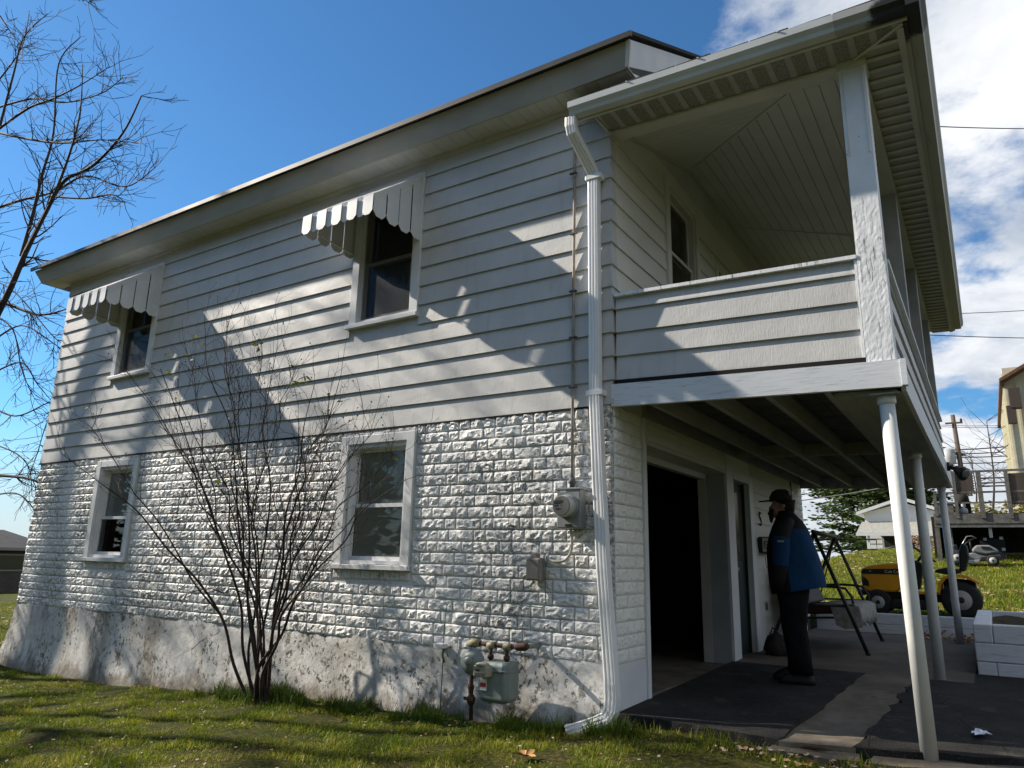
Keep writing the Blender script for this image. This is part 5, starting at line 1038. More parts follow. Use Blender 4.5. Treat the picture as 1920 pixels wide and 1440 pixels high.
rings = [ering(-.035, .80, .245, .235, tilt=-.045), ering(-.02, .93, .245, .238, tilt=-.02), ering(-.005, 1.08, .238, .232), ering(.015, 1.24, .205, .232), ering(.01, 1.36, .165, .230), ering(.015, 1.44, .12, .185), ering(.03, 1.485, .085, .10), ering(.045, 1.53, .078, .078)]
mbj = MB(); mbj.loft(rings, cap=False); fmi = []
for f_ in mbj.F:
    c = sum((Vector(mbj.V[i]) for i in f_), Vector()) / len(f_) - o0; a = c.dot(fw); fmi.append(0 if (a < .045 and c.z < 1.40) else 1)
jk = place('jacket', mkmesh('jacket', mbj.V, mbj.F, smooth=True, mats=['jacket_blue', 'jacket_black'], fm=fmi), pe); sd_m = jk.modifiers.new('s', 'SOLIDIFY'); sd_m.thickness = .012; ss = jk.modifiers.new('ss', 'SUBSURF'); ss.levels = 1; ss.render_levels = 2
for s in (1, -1):
    arm = [L(.02, s * .185, 1.44), L(.06, s * .222, 1.38), L(.085, s * .245, 1.27), L(.095, s * .255, 1.14), L(.105, s * .255, 1.03), L(.13, s * .245, .92), L(.15, s * .225, .83)]; rr = [.07, .082, .080, .074, .070, .064, .055]
    mbA = MB(); mbA.tube(arm, rr, 16); fm = []
    for f_ in mbA.F:
        z = sum(mbA.V[i][2] for i in f_) / len(f_) - .03; fm.append(0 if 1.04 < z < 1.275 else 1)
    o = place('sleeve', mkmesh('sleeve', mbA.V, mbA.F, smooth=True, mats=['jacket_blue', 'jacket_black'], fm=fm), jk)
mb = MB()
hip = [ering(-.01, z, da, db) for z, da, db in ((.86, .155, .19), (.95, .16, .195))]; mb.loft(hip)
for s in (1, -1): mb.loft([ering(.015, .86, .15, .105, 16, cb=s * .085), ering(.02, .66, .122, .10, 16, cb=s * .095), ering(.025, .48, .108, .088, 16, cb=s * .10), ering(.0, .25, .10, .08, 16, cb=s * .105), ering(-.005, .09, .105, .08, 16, cb=s * .105)])
mb.build('trousers', 'trouser_black', pe, True)
for s, da in ((1, .0), (-1, .05)):
    mb = MB(); mb.loft([ering(.035 + da, .0, .155, .052, 16, cb=s * .105, pw=2.8), ering(.035 + da, .045, .158, .054, 16, cb=s * .105, pw=2.8), ering(.02 + da, .085, .13, .05, 16, cb=s * .105), ering(-.02 + da, .13, .08, .052, 16, cb=s * .105)]); mb.build('boot', 'boot', pe, True)
mb = MB(); mb.loft([ering(.075, 1.625, .103, .085, 20, tilt=-.012), ering(.072, 1.665, .100, .083, 20, tilt=-.008), ering(.065, 1.705, .082, .07, 20), ering(.062, 1.728, .045, .04, 20)]); cap_ = mb.build('cap', 'cap_cloth', pe, True)
mb = MB(); B_ = [(.155, -.065), (.215, -.055), (.262, -.028), (.272, 0), (.262, .028), (.215, .055), (.155, .065)]; mb.add([tuple(L(a, b, 1.632 - (a - .155) * .16 - abs(b) * .15)) for a, b in B_] + [tuple(L(a, b, 1.640 - (a - .155) * .16 - abs(b) * .15)) for a, b in B_], [tuple(range(6, -1, -1)), tuple(range(7, 14))] + [(i, (i + 1) % 7, 7 + (i + 1) % 7, 7 + i) for i in range(7)]); mb.build('brim', 'cap_cloth', cap_)
MB().obox(L(-.02, .052, 1.685), lf * .012 + fw * -.02, Vector((0, 0, .016)), fw * .004 + lf * .006).build('cap_label', 'white_patch', cap_)
mb = MB(); mb.loft([ering(.165, 1.475, .018, .022, 12), ering(.16, 1.50, .038, .045, 12), ering(.135, 1.53, .045, .058, 12), ering(.125, 1.555, .03, .06, 12)]); mb.loft([ering(.168, 1.415, .008, .010, 12), ering(.166, 1.45, .020, .020, 12), ering(.16, 1.49, .028, .03, 12)]); mb.build('beard', 'hair_dark', pe, True)
for s in (1, -1): MB().lathe(L(.055, s * .083, 1.565), lf * s, [(0, .018), (.010, .022), (.016, .014)], 10).build('ear', 'skin', pe, True)
for s in (1, -1): MB().lathe(L(.155, s * .033, 1.572), fw, [(0, .010), (.006, .009)], 8).build('eye', 'hair_dark', pe, True)
mb = MB(); mb.loft([ering(.01, 1.52, .055, .07, 14), ering(.005, 1.57, .055, .083, 14), ering(.03, 1.625, .09, .088, 14)]); mb.build('hair', 'hair_dark', pe, True)
MB().obox(L(.09, .337, 1.235), fw * .028, Vector((0, 0, .008)), lf * .002).build('jacket_emblem', 'meter_metal', jk)
bgs = empty('shoulder_bag', (.25, 3.75, .06), 'crumpled dark cloth bag on the floor by the basement door', 'bag')
mb = MB(); c = Vector((.28, 3.78, .05)); rr = random.Random(4)
mb.loft([[c + Vector((math.cos(t) * r * (1 + rr.uniform(-.15, .15)), math.sin(t) * r * .8 * (1 + rr.uniform(-.15, .15)), z)) for t in [k * math.pi / 7 for k in range(14)]] for z, r in ((0, .12), (.06, .16), (.14, .15), (.21, .10), (.24, .04))]); mb.build('bag_body', 'bag_cloth', bgs, True); T('strap', [c + Vector((-.08, 0, .2)), c + Vector((-.03, -.05, .31)), c + Vector((.06, 0, .20))], .012, 'bag_cloth', bgs, 6)

# ------------------------------------------------------------------ swing on the patio
sg = empty('porch_swing', (.7, 5.3, .07), 'dark metal frame swing with striped cushions and a draped throw on the patio', 'swing')
zs = lambda y: slab_z(.7, y)
for y, (fx, rx) in ((4.45, (1.14, .02)), (6.15, (1.10, .0))):
    ap = Vector((.64 if y < 5 else .60, y, 1.46)); T('frame_leg', [ap, (fx, y - .02, zs(y))], .022, 'swing_metal', sg, 8); T('frame_leg', [ap, (rx, y, zs(y))], .022, 'swing_metal', sg, 8)
    T('leg_brace', [lerp(ap, Vector((fx, y, zs(y))), .62), lerp(ap, Vector((rx, y, zs(y))), .62)], .013, 'swing_metal', sg, 6)
    T('foot', [(fx - .01, y - .02, zs(y) + .03), (fx + .01, y - .02, zs(y) - .002)], .028, 'swing_metal', sg, 8)
T('top_bar', [(.64, 4.40, 1.47), (.60, 6.20, 1.47)], .026, 'swing_metal', sg, 10)
cn = [(.30, 6.3, 1.43), (1.12, 6.3, 1.44), (1.12, 6.3, 1.30), (.34, 6.3, 1.31)]; T('canopy_frame', [cn[0], cn[1]], .011, 'canopy_tube', sg, 6); T('canopy_frame', [cn[1], cn[2], cn[3]], .008, 'canopy_tube', sg, 6)
for y in (4.62, 6.0):
    T('hanger', [(.62, y, 1.45), (.92, y, .62)], .009, 'swing_metal', sg, 6); T('hanger', [(.62, y, 1.45), (.36, y, .60)], .009, 'swing_metal', sg, 6)
    T('armrest', arc((.34, y, .78), (.60, y, .84), (.92, y, .80), 6) + [(.99, y, .70), (1.0, y, .50)], .016, 'swing_metal', sg, 8)
    T('seat_rail', [(.30, y, .42), (1.02, y, .47)], .014, 'swing_metal', sg, 8); T('back_rail', [(.33, y, .42), (.12, y, .95)], .014, 'swing_metal', sg, 8)
def slabcush(nm, mat, p0, u, v, w, par):
    p0, u, v, w = map(Vector, (p0, u, v, w)); mb = MB(); mb.obox(p0 + u / 2 + v / 2 + w / 2, u / 2, v / 2, w / 2); return mb.build(nm, mat, par, True, bevel=.03)
slabcush('seat_cushion', 'cushion_red', (.34, 4.60, .47), (.68, 0, .04), (0, 1.42, 0), (0, 0, .10), sg); slabcush('back_cushion', 'cushion_stripe', (.34, 4.60, .56), (-.20, 0, .44), (0, 1.42, 0), (.10, 0, .04), sg)
V = []; F = []; n = 14
for i in range(n + 1):
    y = lerp(4.58, 6.04, i / n)
    for j, (x, z) in enumerate(((.56, .595), (.80, .610), (1.00, .618), (1.065, .58), (1.08, .48), (1.085, .38 + .03 * math.sin(i * 1.9)))): V.append((x + .012 * math.sin(i * 1.3) * (j > 3), y, z + .008 * math.sin(i * 2 + j)))
F = [(i * 6 + j, i * 6 + j + 1, i * 6 + j + 7, i * 6 + j + 6) for i in range(n) for j in range(5)]; o = place('throw', mkmesh('throw', V, F, 'throw_cloth', True), sg); o.modifiers.new('s', 'SOLIDIFY').thickness = .012
# side flap of the throw hanging at the near end
mb = MB(); mb.add([(.74, 4.565, .60), (1.06, 4.565, .60), (1.09, 4.56, .36), (.90, 4.555, .33), (.80, 4.56, .37)], [(0, 1, 2, 3, 4)]); mb.build('throw_flap', 'throw_cloth', sg)

# ------------------------------------------------------------------ timber edging and raised bed
def timber(par, x0, x1, y0, y1, z0, z1, nm='timber'): return MB().box(x0, x1, y0, y1, z0, z1).build(nm, 'white_timber', par, bevel=.010)
te = empty('timber_edging', (1.2, 7.3, .1), 'low white painted timber wall across the far end of the patio', 'edging')
for k, (z, xs) in enumerate(((.08, (.05, 1.35, 2.18)), (.235, (.05, .75, 2.18)))):
    for a, b in zip(xs[:-1], xs[1:]): timber(te, a + .003, b - .003, 7.32, 7.46, z, z + .152)
rb = empty('raised_bed', (2.9, 5.2, .0), 'white painted timber raised bed filled with soil right of the porch', 'planter')
for k in range(3):
    z = .0 + k * .178; d = 0 if k % 2 else .16
    timber(rb, 2.225, 2.385, 3.62 if k % 2 == 0 else 3.784, 6.75, z, z + .174); timber(rb, 2.389 if k % 2 == 0 else 2.223, 4.6, 3.62, 3.78, z, z + .174); timber(rb, 2.389, 4.6, 6.6, 6.75, z, z + .174)
me = MB(); 
for i in range(16):
    for j in range(16): me.V.append((2.387 + i * .148, 3.785 + j * .187, .47 + .03 * math.sin(i * 1.7) * math.cos(j * 1.3) + rnd.uniform(-.02, .02)))
me.F = [(j + i * 16, j + i * 16 + 16, j + i * 16 + 17, j + i * 16 + 1) for i in range(15) for j in range(15)]; o = me.build('soil', 'soil', rb, True); fix_normals(o.data)
bz = rs.uniform(0, 1, (900, 2)) * np.array([2.0, .25]) + np.array([2.4, 6.35])
dl = MB()
for i in range(150):
    x, y = rnd.uniform(1.4, 2.15), rnd.uniform(6.7, 7.3); c = Vector((x, y, slab_z(x, y) + rnd.uniform(.01, .08) * (1 if y > 7 else .4))); s = rnd.uniform(.03, .07); q = Matrix.Rotation(rnd.uniform(0, 6), 3, 'Z') @ Matrix.Rotation(rnd.uniform(-1, 1), 3, 'X'); dl.add([c + q @ Vector(p) * s for p in ((-.5, 0, 0), (0, -.4, .15), (.6, 0, .1), (0, .4, .2))], [(0, 1, 2, 3)])
tag(dl.build('drifted_leaves', 'dry_leaf'), 'drift of dark dead leaves in the far patio corner', 'leaves', kind='stuff')

# ------------------------------------------------------------------ riding mowers
def wheel(par, c, r, w, rim_r, ax=(0, 1, 0)):
    c = Vector(c); a = Vector(ax); o = MB().lathe(c - a * w / 2, a, [(0, rim_r), (.0, r * .86), (w * .12, r * .97), (w * .5, r), (w * .88, r * .97), (w, r * .86), (w, rim_r)], 28).build('wheel', 'tyre', par, True)
    for s in (0, 1): MB().lathe(c + a * ((w / 2 + .004) * (-1 if s == 0 else 1)), a, [(-.004, rim_r * .99), (0, rim_r), (.004, rim_r * .99)], 24).build('rim', 'rim', o, True)
    MB().lathe(c - a * (w / 2 + .014), a, [(0, rim_r * .30), (.02, rim_r * .36)], 14).build('hub', 'tyre', o, True)
    return o
mw = empty('riding_mower', (1.45, 8.1, .35), 'yellow and black riding mower parked behind the porch columns', 'mower')
gm0 = .345; Y0, Y1 = 7.80, 8.36
wheel(mw, (.90, 7.80, gm0 + .19), .19, .16, .095); wheel(mw, (.90, 8.36, gm0 + .19), .19, .16, .095); wheel(mw, (2.02, 7.78, gm0 + .27), .27, .24, .14); wheel(mw, (2.02, 8.40, gm0 + .27), .27, .24, .14)
def ext(nm, poly, y0, y1, mat, par, bev=.02): return MB().prism([(x, y0, z) for x, z in poly], (0, y1 - y0, 0)).build(nm, mat, par, bevel=bev)
G = gm0
hood = ext('hood', [(.70, G + .40), (.685, G + .64), (.70, G + .70), (.80, G + .745), (1.05, G + .785), (1.34, G + .80), (1.36, G + .52), (1.26, G + .45), (1.14, G + .34), (.74, G + .34)], 7.84, 8.32, 'mower_yellow', mw, .035)
ext('hood_stripe', [(.683, G + .61), (.70, G + .685), (1.35, G + .705), (1.35, G + .615)], 7.832, 7.842, 'mower_black', hood, .002); ext('hood_stripe', [(.683, G + .61), (.70, G + .685), (1.35, G + .705), (1.35, G + .615)], 8.318, 8.328, 'mower_black', hood, .002)
MB().box(.672, .70, 7.88, 8.28, G + .36, G + .66).build('grille', 'mower_black', hood, bevel=.01); ext('side_vent', [(.70, G + .44), (.70, G + .58), (.78, G + .50), (.78, G + .42)], 7.832, 7.841, 'mower_black', hood, .002)
MB().box(.74, .86, 7.826, 7.834, G + .635, G + .675).build('headlight', 'lcd', hood); MB().box(.80, .83, 7.824, 7.8265, G + .65, G + .665).build('lamp_spot', 'silver', hood)
tcv = bpy.data.curves.new('decal', 'FONT'); tcv.body = 'Cub Cadet'; tcv.size = .062; tcv.extrude = .0008; to = bpy.data.objects.new('decal_text', tcv); COL.objects.link(to)
dg = bpy.context.evaluated_depsgraph_get(); tme = bpy.data.meshes.new_from_object(to.evaluated_get(dg)); bpy.data.objects.remove(to); tme.materials.clear(); tme.materials.append(MATS['label_white']); place('decal', tme, hood, (1.02, 7.829, G + .635), None, (math.pi / 2, 0, 0))
ext('chassis', [(.74, G + .20), (.74, G + .34), (1.95, G + .36), (2.05, G + .22)], 7.92, 8.24, 'mower_black', mw, .01); MB().box(.60, .72, 7.86, 8.30, G + .28, G + .36).build('bumper', 'mower_black', mw, bevel=.02); MB().box(.60, .63, 7.84, 8.32, G + .35, G + .375).build('bumper_bar', 'silver', mw)
ext('deck', [(1.05, G + .10), (1.10, G + .24), (1.62, G + .24), (1.70, G + .10)], 7.70, 8.46, 'mower_black', mw, .03); ext('running_board', [(1.30, G + .33), (1.30, G + .37), (1.74, G + .37), (1.78, G + .33)], 7.76, 8.40, 'mower_yellow', mw, .006)
fd = [(1.72, G + .36), (1.74, G + .50), (1.82, G + .60), (1.95, G + .645), (2.14, G + .62), (2.28, G + .53), (2.27, G + .50), (2.14, G + .575), (1.96, G + .60), (1.85, G + .565), (1.78, G + .48), (1.76, G + .36)]
ext('fender', fd, 7.66, 7.92, 'mower_yellow', mw, .006); ext('fender', fd, 8.26, 8.52, 'mower_yellow', mw, .006); ext('rear_body', [(1.80, G + .36), (1.80, G + .58), (2.22, G + .56), (2.24, G + .30)], 7.925, 8.255, 'mower_black', mw, .02)
seat = ext('seat', [(1.70, G + .66), (1.72, G + .70), (1.86, G + .735), (2.02, G + .72), (2.06, G + .66), (1.90, G + .62)], 7.88, 8.28, 'mower_black', mw, .03); ext('seat_back', [(2.03, G + .68), (2.05, G + .98), (2.10, G + 1.10), (2.17, G + 1.08), (2.18, G + .90), (2.11, G + .68)], 7.88, 8.28, 'mower_black', seat, .03)
ext('dash', [(1.36, G + .36), (1.36, G + .80), (1.46, G + .84), (1.56, G + .78), (1.48, G + .40)], 7.94, 8.22, 'mower_black', mw, .02); T('steering_column', [(1.46, 8.08, G + .80), (1.56, 8.08, G + .93)], .02, 'mower_black', mw, 8)
sc_ = Vector((1.57, 8.08, G + .94)); ax_ = Vector((.62, 0, .78)); u_ = Vector((0, 1, 0)); v_ = ax_.cross(u_).normalized(); T('steering_wheel', [sc_ + (u_ * math.cos(t) + v_ * math.sin(t)) * .19 for t in [k * math.pi / 10 for k in range(21)]], .014, 'mower_black', mw, 8); T('wheel_spoke', [sc_ + u_ * .18, sc_, sc_ - u_ * .18], .012, 'mower_black', mw, 6)
# grey mower under the old deck
g2 = empty('riding_mower', tuple(UP(1850, 1052, 22.5)), 'grey riding mower parked in the dark under the old wooden deck', 'mower'); k2 = 22.5
def E2(nm, px, y0, dy, mat, par, bev=.03):
    P = [UP(u, v, y0) for u, v in px]; return MB().prism(P, (0, dy, 0)).build(nm, mat, par, bevel=bev)
h2 = E2('hood', [(1823, 1029), (1830, 1022), (1855, 1022), (1871, 1030), (1873, 1036), (1850, 1040), (1822, 1035)], 22.2, .7, 'mower_grey', g2, .05); E2('hood_vent', [(1839, 1024), (1855, 1025), (1862, 1030), (1842, 1030)], 22.18, .03, 'mower_black', h2, .005)
E2('body', [(1806, 1040), (1823, 1036), (1850, 1041), (1876, 1039), (1876, 1047), (1815, 1051), (1804, 1048)], 22.25, .6, 'mower_grey', g2, .04); E2('deck', [(1813, 1050), (1838, 1049), (1836, 1056), (1812, 1057)], 22.1, .9, 'silver', g2, .02); E2('front_skirt', [(1838, 1044), (1876, 1042), (1872, 1052), (1838, 1052)], 22.24, .55, 'dark_crate', g2, .02)
for u, v in ((1862, 1051),): c_ = UP(u, v, 22.15); wheel(g2, tuple(c_), .17, .16, .10); wheel(g2, (c_.x, c_.y + .75, c_.z), .17, .16, .10)
c_ = UP(1795, 1046, 22.15); wheel(g2, tuple(c_), .24, .22, .12); wheel(g2, (c_.x, c_.y + .75, c_.z), .24, .22, .12); E2('seat', [(1786, 1022), (1793, 1020), (1797, 1036), (1808, 1037), (1808, 1041), (1788, 1040)], 22.3, .5, 'mower_black', g2, .03)
T('steering_post', [UP(1822, 1035, 22.5), UP(1818, 1012, 22.5)], .03, 'mower_black', g2, 6); T('steering_wheel', [UP(1810, 1020, 22.3), UP(1818, 1013, 22.5), UP(1826, 1010, 22.7)], .022, 'mower_black', g2, 6); T('bagger_handle', [UP(1798, 1032, 22.4), UP(1812, 1006, 22.4), UP(1822, 1005, 22.6), UP(1830, 1009, 22.8)], .016, 'silver', g2, 6)

# ------------------------------------------------------------------ old wooden deck on the hill
dk = empty('wooden_deck', tuple(UP(1840, 1050, 25)), 'weathered raised wooden deck with lattice railing behind the porch', 'deck'); YD = 24.0
def dpost(u, v0, v1, w=.11, y=YD, mat='old_wood', nm='post'): a = UP(u, v0, y); b = UP(u, v1, y); MB().box(a.x - w / 2, a.x + w / 2, y - w / 2, y + w / 2, b.z, a.z).build(nm, mat, dk)
def drail(u0, u1, v, h=.06, y=YD, w=.05, nm='rail', dz=0): a = UP(u0, v, y); b = UP(u1, v, y); MB().bar((a.x, y, a.z + dz), (b.x, y, a.z + dz), w, h).build(nm, 'old_wood', dk)
za = UP(1800, 964, YD).z; zb = UP(1800, 989, YD).z
MB().box(.95, 7.5, YD - .03, YD + .03, zb + .13, za).build('rim_joist', 'old_wood', dk); MB().box(.95, 7.5, YD - .01, YD + .05, zb, zb + .125).build('lower_beam', 'old_wood', dk)
for i in range(9): MB().box(.95, 7.5, YD + .05 + i * .45, YD + .05 + i * .45 + .42, za + .002, za + .03).build('deck_board', 'old_wood', dk)
for u, w in ((1786, .10), (1833, .15), (1885, .12)): dpost(u, 884, 972, w)
for u in (1757, 1780): dpost(u, 990, 1062, .14, YD + .2)
dpost(2010, 990, 1062, .14, YD + .2); dpost(1752, 928, 968, .10)
for v, h in ((886, .07), (925, .06), (944, .05)): drail(1750 if v > 900 else 1775, 2060, v, h)
for v in (897, 906): drail(1835, 1885, v, .05, nm='trellis_bar')
drail(1835, 1885, 912, .05, nm='trellis_bar')
def lattice(u0, u1, v0, v1, step=.085):
    a = UP(u0, v0, YD); b = UP(u1, v1, YD); x0, x1, z1, z0 = a.x, b.x, a.z, b.z; mb = MB()
    for s in (1, -1):
        k = -int((z1 - z0) / step) - 1
        while k * step < (x1 - x0):
            xs = x0 + k * step
            if s == 1: p = [(max(xs, x0), z0 + max(xs, x0) - xs), (min(xs + z1 - z0, x1), z0 + min(xs + z1 - z0, x1) - xs)]
            else: p = [(max(xs, x0), z1 - (max(xs, x0) - xs)), (min(xs + z1 - z0, x1), z1 - (min(xs + z1 - z0, x1) - xs))]
            if p[1][0] - p[0][0] > .02: mb.bar((p[0][0], YD + .012 * s, p[0][1]), (p[1][0], YD + .012 * s, p[1][1]), .052, .010, (0, 1, 0))
            k += 1
    o = mb.build('lattice', 'eave_dark', dk); o['kind'] = 'stuff'
lattice(1783, 1828, 888, 926); lattice(1887, 2050, 888, 943)
mb = MB(); mb.box(.9, 7.6, 27.6, 27.8, .9, za); mb.box(.8, .95, 25.2, 27.8, .9, za); mb.build('back_wall', 'dark_earth', dk)
def clut(nm, lab, cat, u0, u1, v0, v1, y, dy, mat):
    a = UP(u0, v0, y); b = UP(u1, v1, y); e = empty(nm, (a.x, y, b.z), lab, cat); return e, (a.x, b.x, y, y + dy, b.z, a.z)
e, q = clut('plastic_crate', 'dark slatted plastic crates stacked under the old deck', 'crate', 1838, 1888, 1010, 1056, 24.6, .8, 'dark_crate')
x0, x1, y0, y1, z0, z1 = q; MB().box(x0, x1, y0 + .05, y1, z0, z1).build('crate_body', 'dark_crate', e)
for i in range(12): x = lerp(x0, x1, i / 11); MB().box(x - .015, x + .015, y0, y0 + .049, z0, z1).build('slat', 'dark_crate', e)
for u, v in ((1847, 1011), (1877, 1009), (1882, 1030)): c_ = UP(u, v, 24.58); MB().box(c_.x - .05, c_.x + .05, 24.56, 24.6, c_.z - .045, c_.z + .045).build('label_square', 'meter_face', e)
e, q = clut('notice_board', 'pale board hanging from the deck beam', 'sign', 1853, 1862, 990, 1008, 24.1, .02, 'white'); MB().box(*q).build('board', 'meter_face', e); MB().box((q[0] + q[1]) / 2 - .01, (q[0] + q[1]) / 2 + .01, 24.1, 24.12, q[5], q[5] + .12).build('hanger', 'iron', e)
e, q = clut('propane_tank', 'pale gas bottle standing on the old deck', 'gas bottle', 1799, 1816, 953, 966, 24.9, .3, 'x'); cx = (q[0] + q[1]) / 2; rr = (q[1] - q[0]) / 2; h_ = q[5] - q[4]; MB().lathe((cx, 25.0, q[4] + .03), (0, 0, 1), [(0, rr * .7), (h_ * .2, rr), (h_ * .75, rr), (h_ * .95, rr * .5), (h_ * 1.15, rr * .3)], 16).build('bottle', 'meter_face', e, True); MB().lathe((cx, 25.0, q[4] + .03 + h_ * 1.1), (0, 0, 1), [(0, rr * .55), (.1, rr * .55)], 12).build('collar', 'meter_face', e)
e, q = clut('grill', 'black covered grill standing on the deck against the rail', 'grill', 1790, 1822, 930, 966, 25.3, .5, 'x'); MB().box(q[0], q[1], q[2], q[3], q[4], lerp(q[4], q[5], .55)).build('cart', 'dark_earth', e); MB().lathe(((q[0] + q[1]) / 2, 25.3, lerp(q[4], q[5], .55)), (0, 0, 1), [(0, (q[1] - q[0]) / 2), (.2, (q[1] - q[0]) / 2 * .95), (.4, (q[1] - q[0]) / 2 * .5)], 14).build('hood', 'dark_earth', e, True)
e, q = clut('storage_bin', 'brown bin with pale lid behind the third column on the deck', 'bin', 1755, 1789, 944, 966, 24.6, .6, 'x'); MB().box(*q).build('bin_body', 'old_wood', e); MB().box(q[0] - .03, q[1] + .03, q[2] - .03, q[3], q[5], q[5] + .05).build('lid', 'meter_face', e)
# yellow-green bush seen through the deck railing
def foliage(name, par, c, rx, ry, rz, n, s, mat, seed, clump=14, cone=False):
    r = random.Random(seed); V = []; F = []; c = Vector(c)
    cl = []
    for k in range(clump):
        while True:
            v = Vector((r.uniform(-1, 1), r.uniform(-1, 1), r.uniform(-1, 1)))
            if v.length < 1 and v.length > .35: break
        cl.append((v, r.uniform(.28, .45)))
    for i in range(n):
        v, cr3 = r.choice(cl); d = Vector((r.gauss(0, 1), r.gauss(0, 1), r.gauss(0, 1))).normalized() * cr3 * r.random() ** .4; w = v + d; p = c + Vector((w.x * rx, w.y * ry, w.z * rz)); b = len(V); ss = s * r.uniform(.6, 1.3)
        q = Matrix.Rotation(r.uniform(0, 6.3), 3, 'Z') @ Matrix.Rotation(r.uniform(-1.2, 1.2), 3, 'X')
        for a_, b_ in ((-.5, 0), (0, -.3), (.55, 0), (0, .3)): V.append(p + q @ Vector((a_, b_, 0)) * ss)
        F.append((b, b + 1, b + 2, b + 3))
    return place(name, mkmesh(name, V, F, mat), par)
bs = empty('broadleaf_bush', tuple(UP(1880, 980, 29)), 'yellowish broadleaf bush growing behind the deck railing', 'bush'); foliage('foliage', bs, UP(1905, 955, 29.5), 1.9, .8, .75, 2600, .16, 'shrub_leaf', 3, 26); T('stem', [UP(1900, 1010, 29.5), UP(1902, 955, 29.5)], .05, 'bark', bs, 6)
bs = empty('small_red_bush', tuple(UP(1715, 1040, 33)), 'low reddish leafless bush before the white house', 'bush'); foliage('foliage', bs, UP(1722, 1020, 33), .8, .5, .5, 900, .10, 'leaf_litter', 5, 12); T('stem', [UP(1722, 1042, 33), UP(1722, 1020, 33)], .03, 'bark', bs, 6)
for i, (u, v0, v1, y, seed) in enumerate(((1850, 960, 790, 33, 71), (1885, 960, 820, 36, 72), (1818, 965, 850, 38, 73))):
    b = UP(u + 12, v0, y); t_ = UP(u, v1, y); st = empty('bare_sapling', tuple(b), ('tall thin bare sapling right of the utility pole', 'bare sapling nearest the yellow building', 'short bare sapling just right of the utility pole foot')[i], 'tree'); m1 = MB(); Q, rad = limb_path(m1, [b, lerp(b, t_, .4) + Vector((.12, 0, 0)), t_], .06, .015, 6); m1.build('trunk', 'twig_bark', st, True); m2 = MB(); rg2 = random.Random(seed)
    for k in range(13): j = rg2.randrange(4, len(Q)); grow(m2, Q[j], nrmz(Vector((rg2.uniform(-1, 1), rg2.uniform(-1, 1), rg2.uniform(.1, .8)))), rg2.uniform(.8, 2.4), .014, 0, rg2, dict(seg=.4, taper=.4, rmin=.007, wob=.05, up=[.02, .02], depth=1, kids=[(2, 3)], t0=[.3], ang=(20, 50), len=(.3, .6), rad=(.5, .7)))
    m2.build('branches', 'twig_bark', st, True)

# ------------------------------------------------------------------ neighbouring buildings, evergreen, pole, wires
yh = empty('yellow_building', (6, 33, 2), 'tall pale yellow boarded building with brown overhanging eaves at the right edge', 'building'); ch = UP(1893, 800, 30.0).x
MB().box(ch, ch + 9, 30.0, 40, 1.2, 9.2).build('wall', 'house_yellow', yh)
for i in range(22): MB().box(ch + .02 + i * .36, ch + .10 + i * .36, 29.955, 29.999, 1.2, 8.5).build('batten', 'house_yellow', yh)
for i in range(18): MB().box(ch - .045, ch - .001, 30.05 + i * .5, 30.15 + i * .5, 1.2, 9.0).build('batten', 'house_yellow', yh)
ex = UP(1874, 716, 29.2).x; ez = UP(1874, 716, 29.2).z
mb = MB(); mb.add([(ex, 29.2, ez), (ex, 41, ez), (ch + 5, 41, ez + 3.0), (ch + 5, 29.2, ez + 3.0)], [(3, 2, 1, 0)]); mb.add([(ex, 29.2, ez + .14), (ex, 41, ez + .14), (ch + 5, 41, ez + 3.14), (ch + 5, 29.2, ez + 3.14)], [(0, 1, 2, 3)]); mb.add([(ex, 29.2, ez), (ex, 29.2, ez + .14), (ch + 5, 29.2, ez + 3.14), (ch + 5, 29.2, ez + 3.0)], [(0, 1, 2, 3)]); mb.add([(ex, 29.2, ez), (ex, 41, ez), (ex, 41, ez + .14), (ex, 29.2, ez + .14)], [(0, 1, 2, 3)]); rfy = mb.build('roof', 'eave_brown', yh); fix_normals(rfy.data)
for i in range(30): MB().box(ex + .01, ch - .002, 29.25 + i * .385, 29.25 + i * .385 + .365, ez - .025, ez - .003).build('soffit_board', 'eave_brown', rfy)
c_ = UP(1897, 740, 29.4); MB().box(c_.x - .10, c_.x + .28, 29.25, 29.75, c_.z - .55, c_.z + .25).build('bracket_box', 'eave_dark', yh); MB().box(c_.x - .24, c_.x + .05, 29.3, 29.7, c_.z - 1.15, c_.z - .45).build('bracket_box', 'eave_dark', yh)
nh = empty('white_house', (-1, 38, 1.86), 'small white gabled house with grey porch roof on the hill behind', 'house'); YN = 38.0
P_ = lambda u, v, y=YN: UP(u, v, y)
x0, x1, xm = P_(1622, 980).x, P_(1764, 980).x, P_(1692, 950).x; zb_, ze, zp = P_(1650, 1050).z - .4, P_(1617, 962).z, P_(1691, 938).z
mb = MB(); mb.prism([(x0, YN, zb_), (x1, YN, zb_), (x1, YN, ze), (xm, YN, zp - .12), (x0, YN, ze)], (0, 9, 0)); wl = mb.build('wall', 'house_white', nh); fix_normals(wl.data)
for k in range(14):
    z = zb_ + .2 + k * .26
    if z < ze - .05: board(lambda u, o, z_: (u, YN - o, z_), x0 + .02, x1 - .02, z, .26, 'house_white', wl, .005, .03)
mb = MB(); ex0 = x0 - .35; dzr = (zp - ze) / (xm - x0) * .35
for s, xe in ((1, ex0), (-1, x1 + .35)): P = [(xe, YN - .35, ze - dzr), (xm, YN - .35, zp), (xm, YN + 9.3, zp), (xe, YN + 9.3, ze - dzr)]; mb.add([Vector(p) for p in P] + [Vector(p) + Vector((0, 0, .16)) for p in P], [(0, 1, 2, 3), (4, 7, 6, 5), (0, 4, 5, 1), (1, 5, 6, 2), (2, 6, 7, 3), (3, 7, 4, 0)])
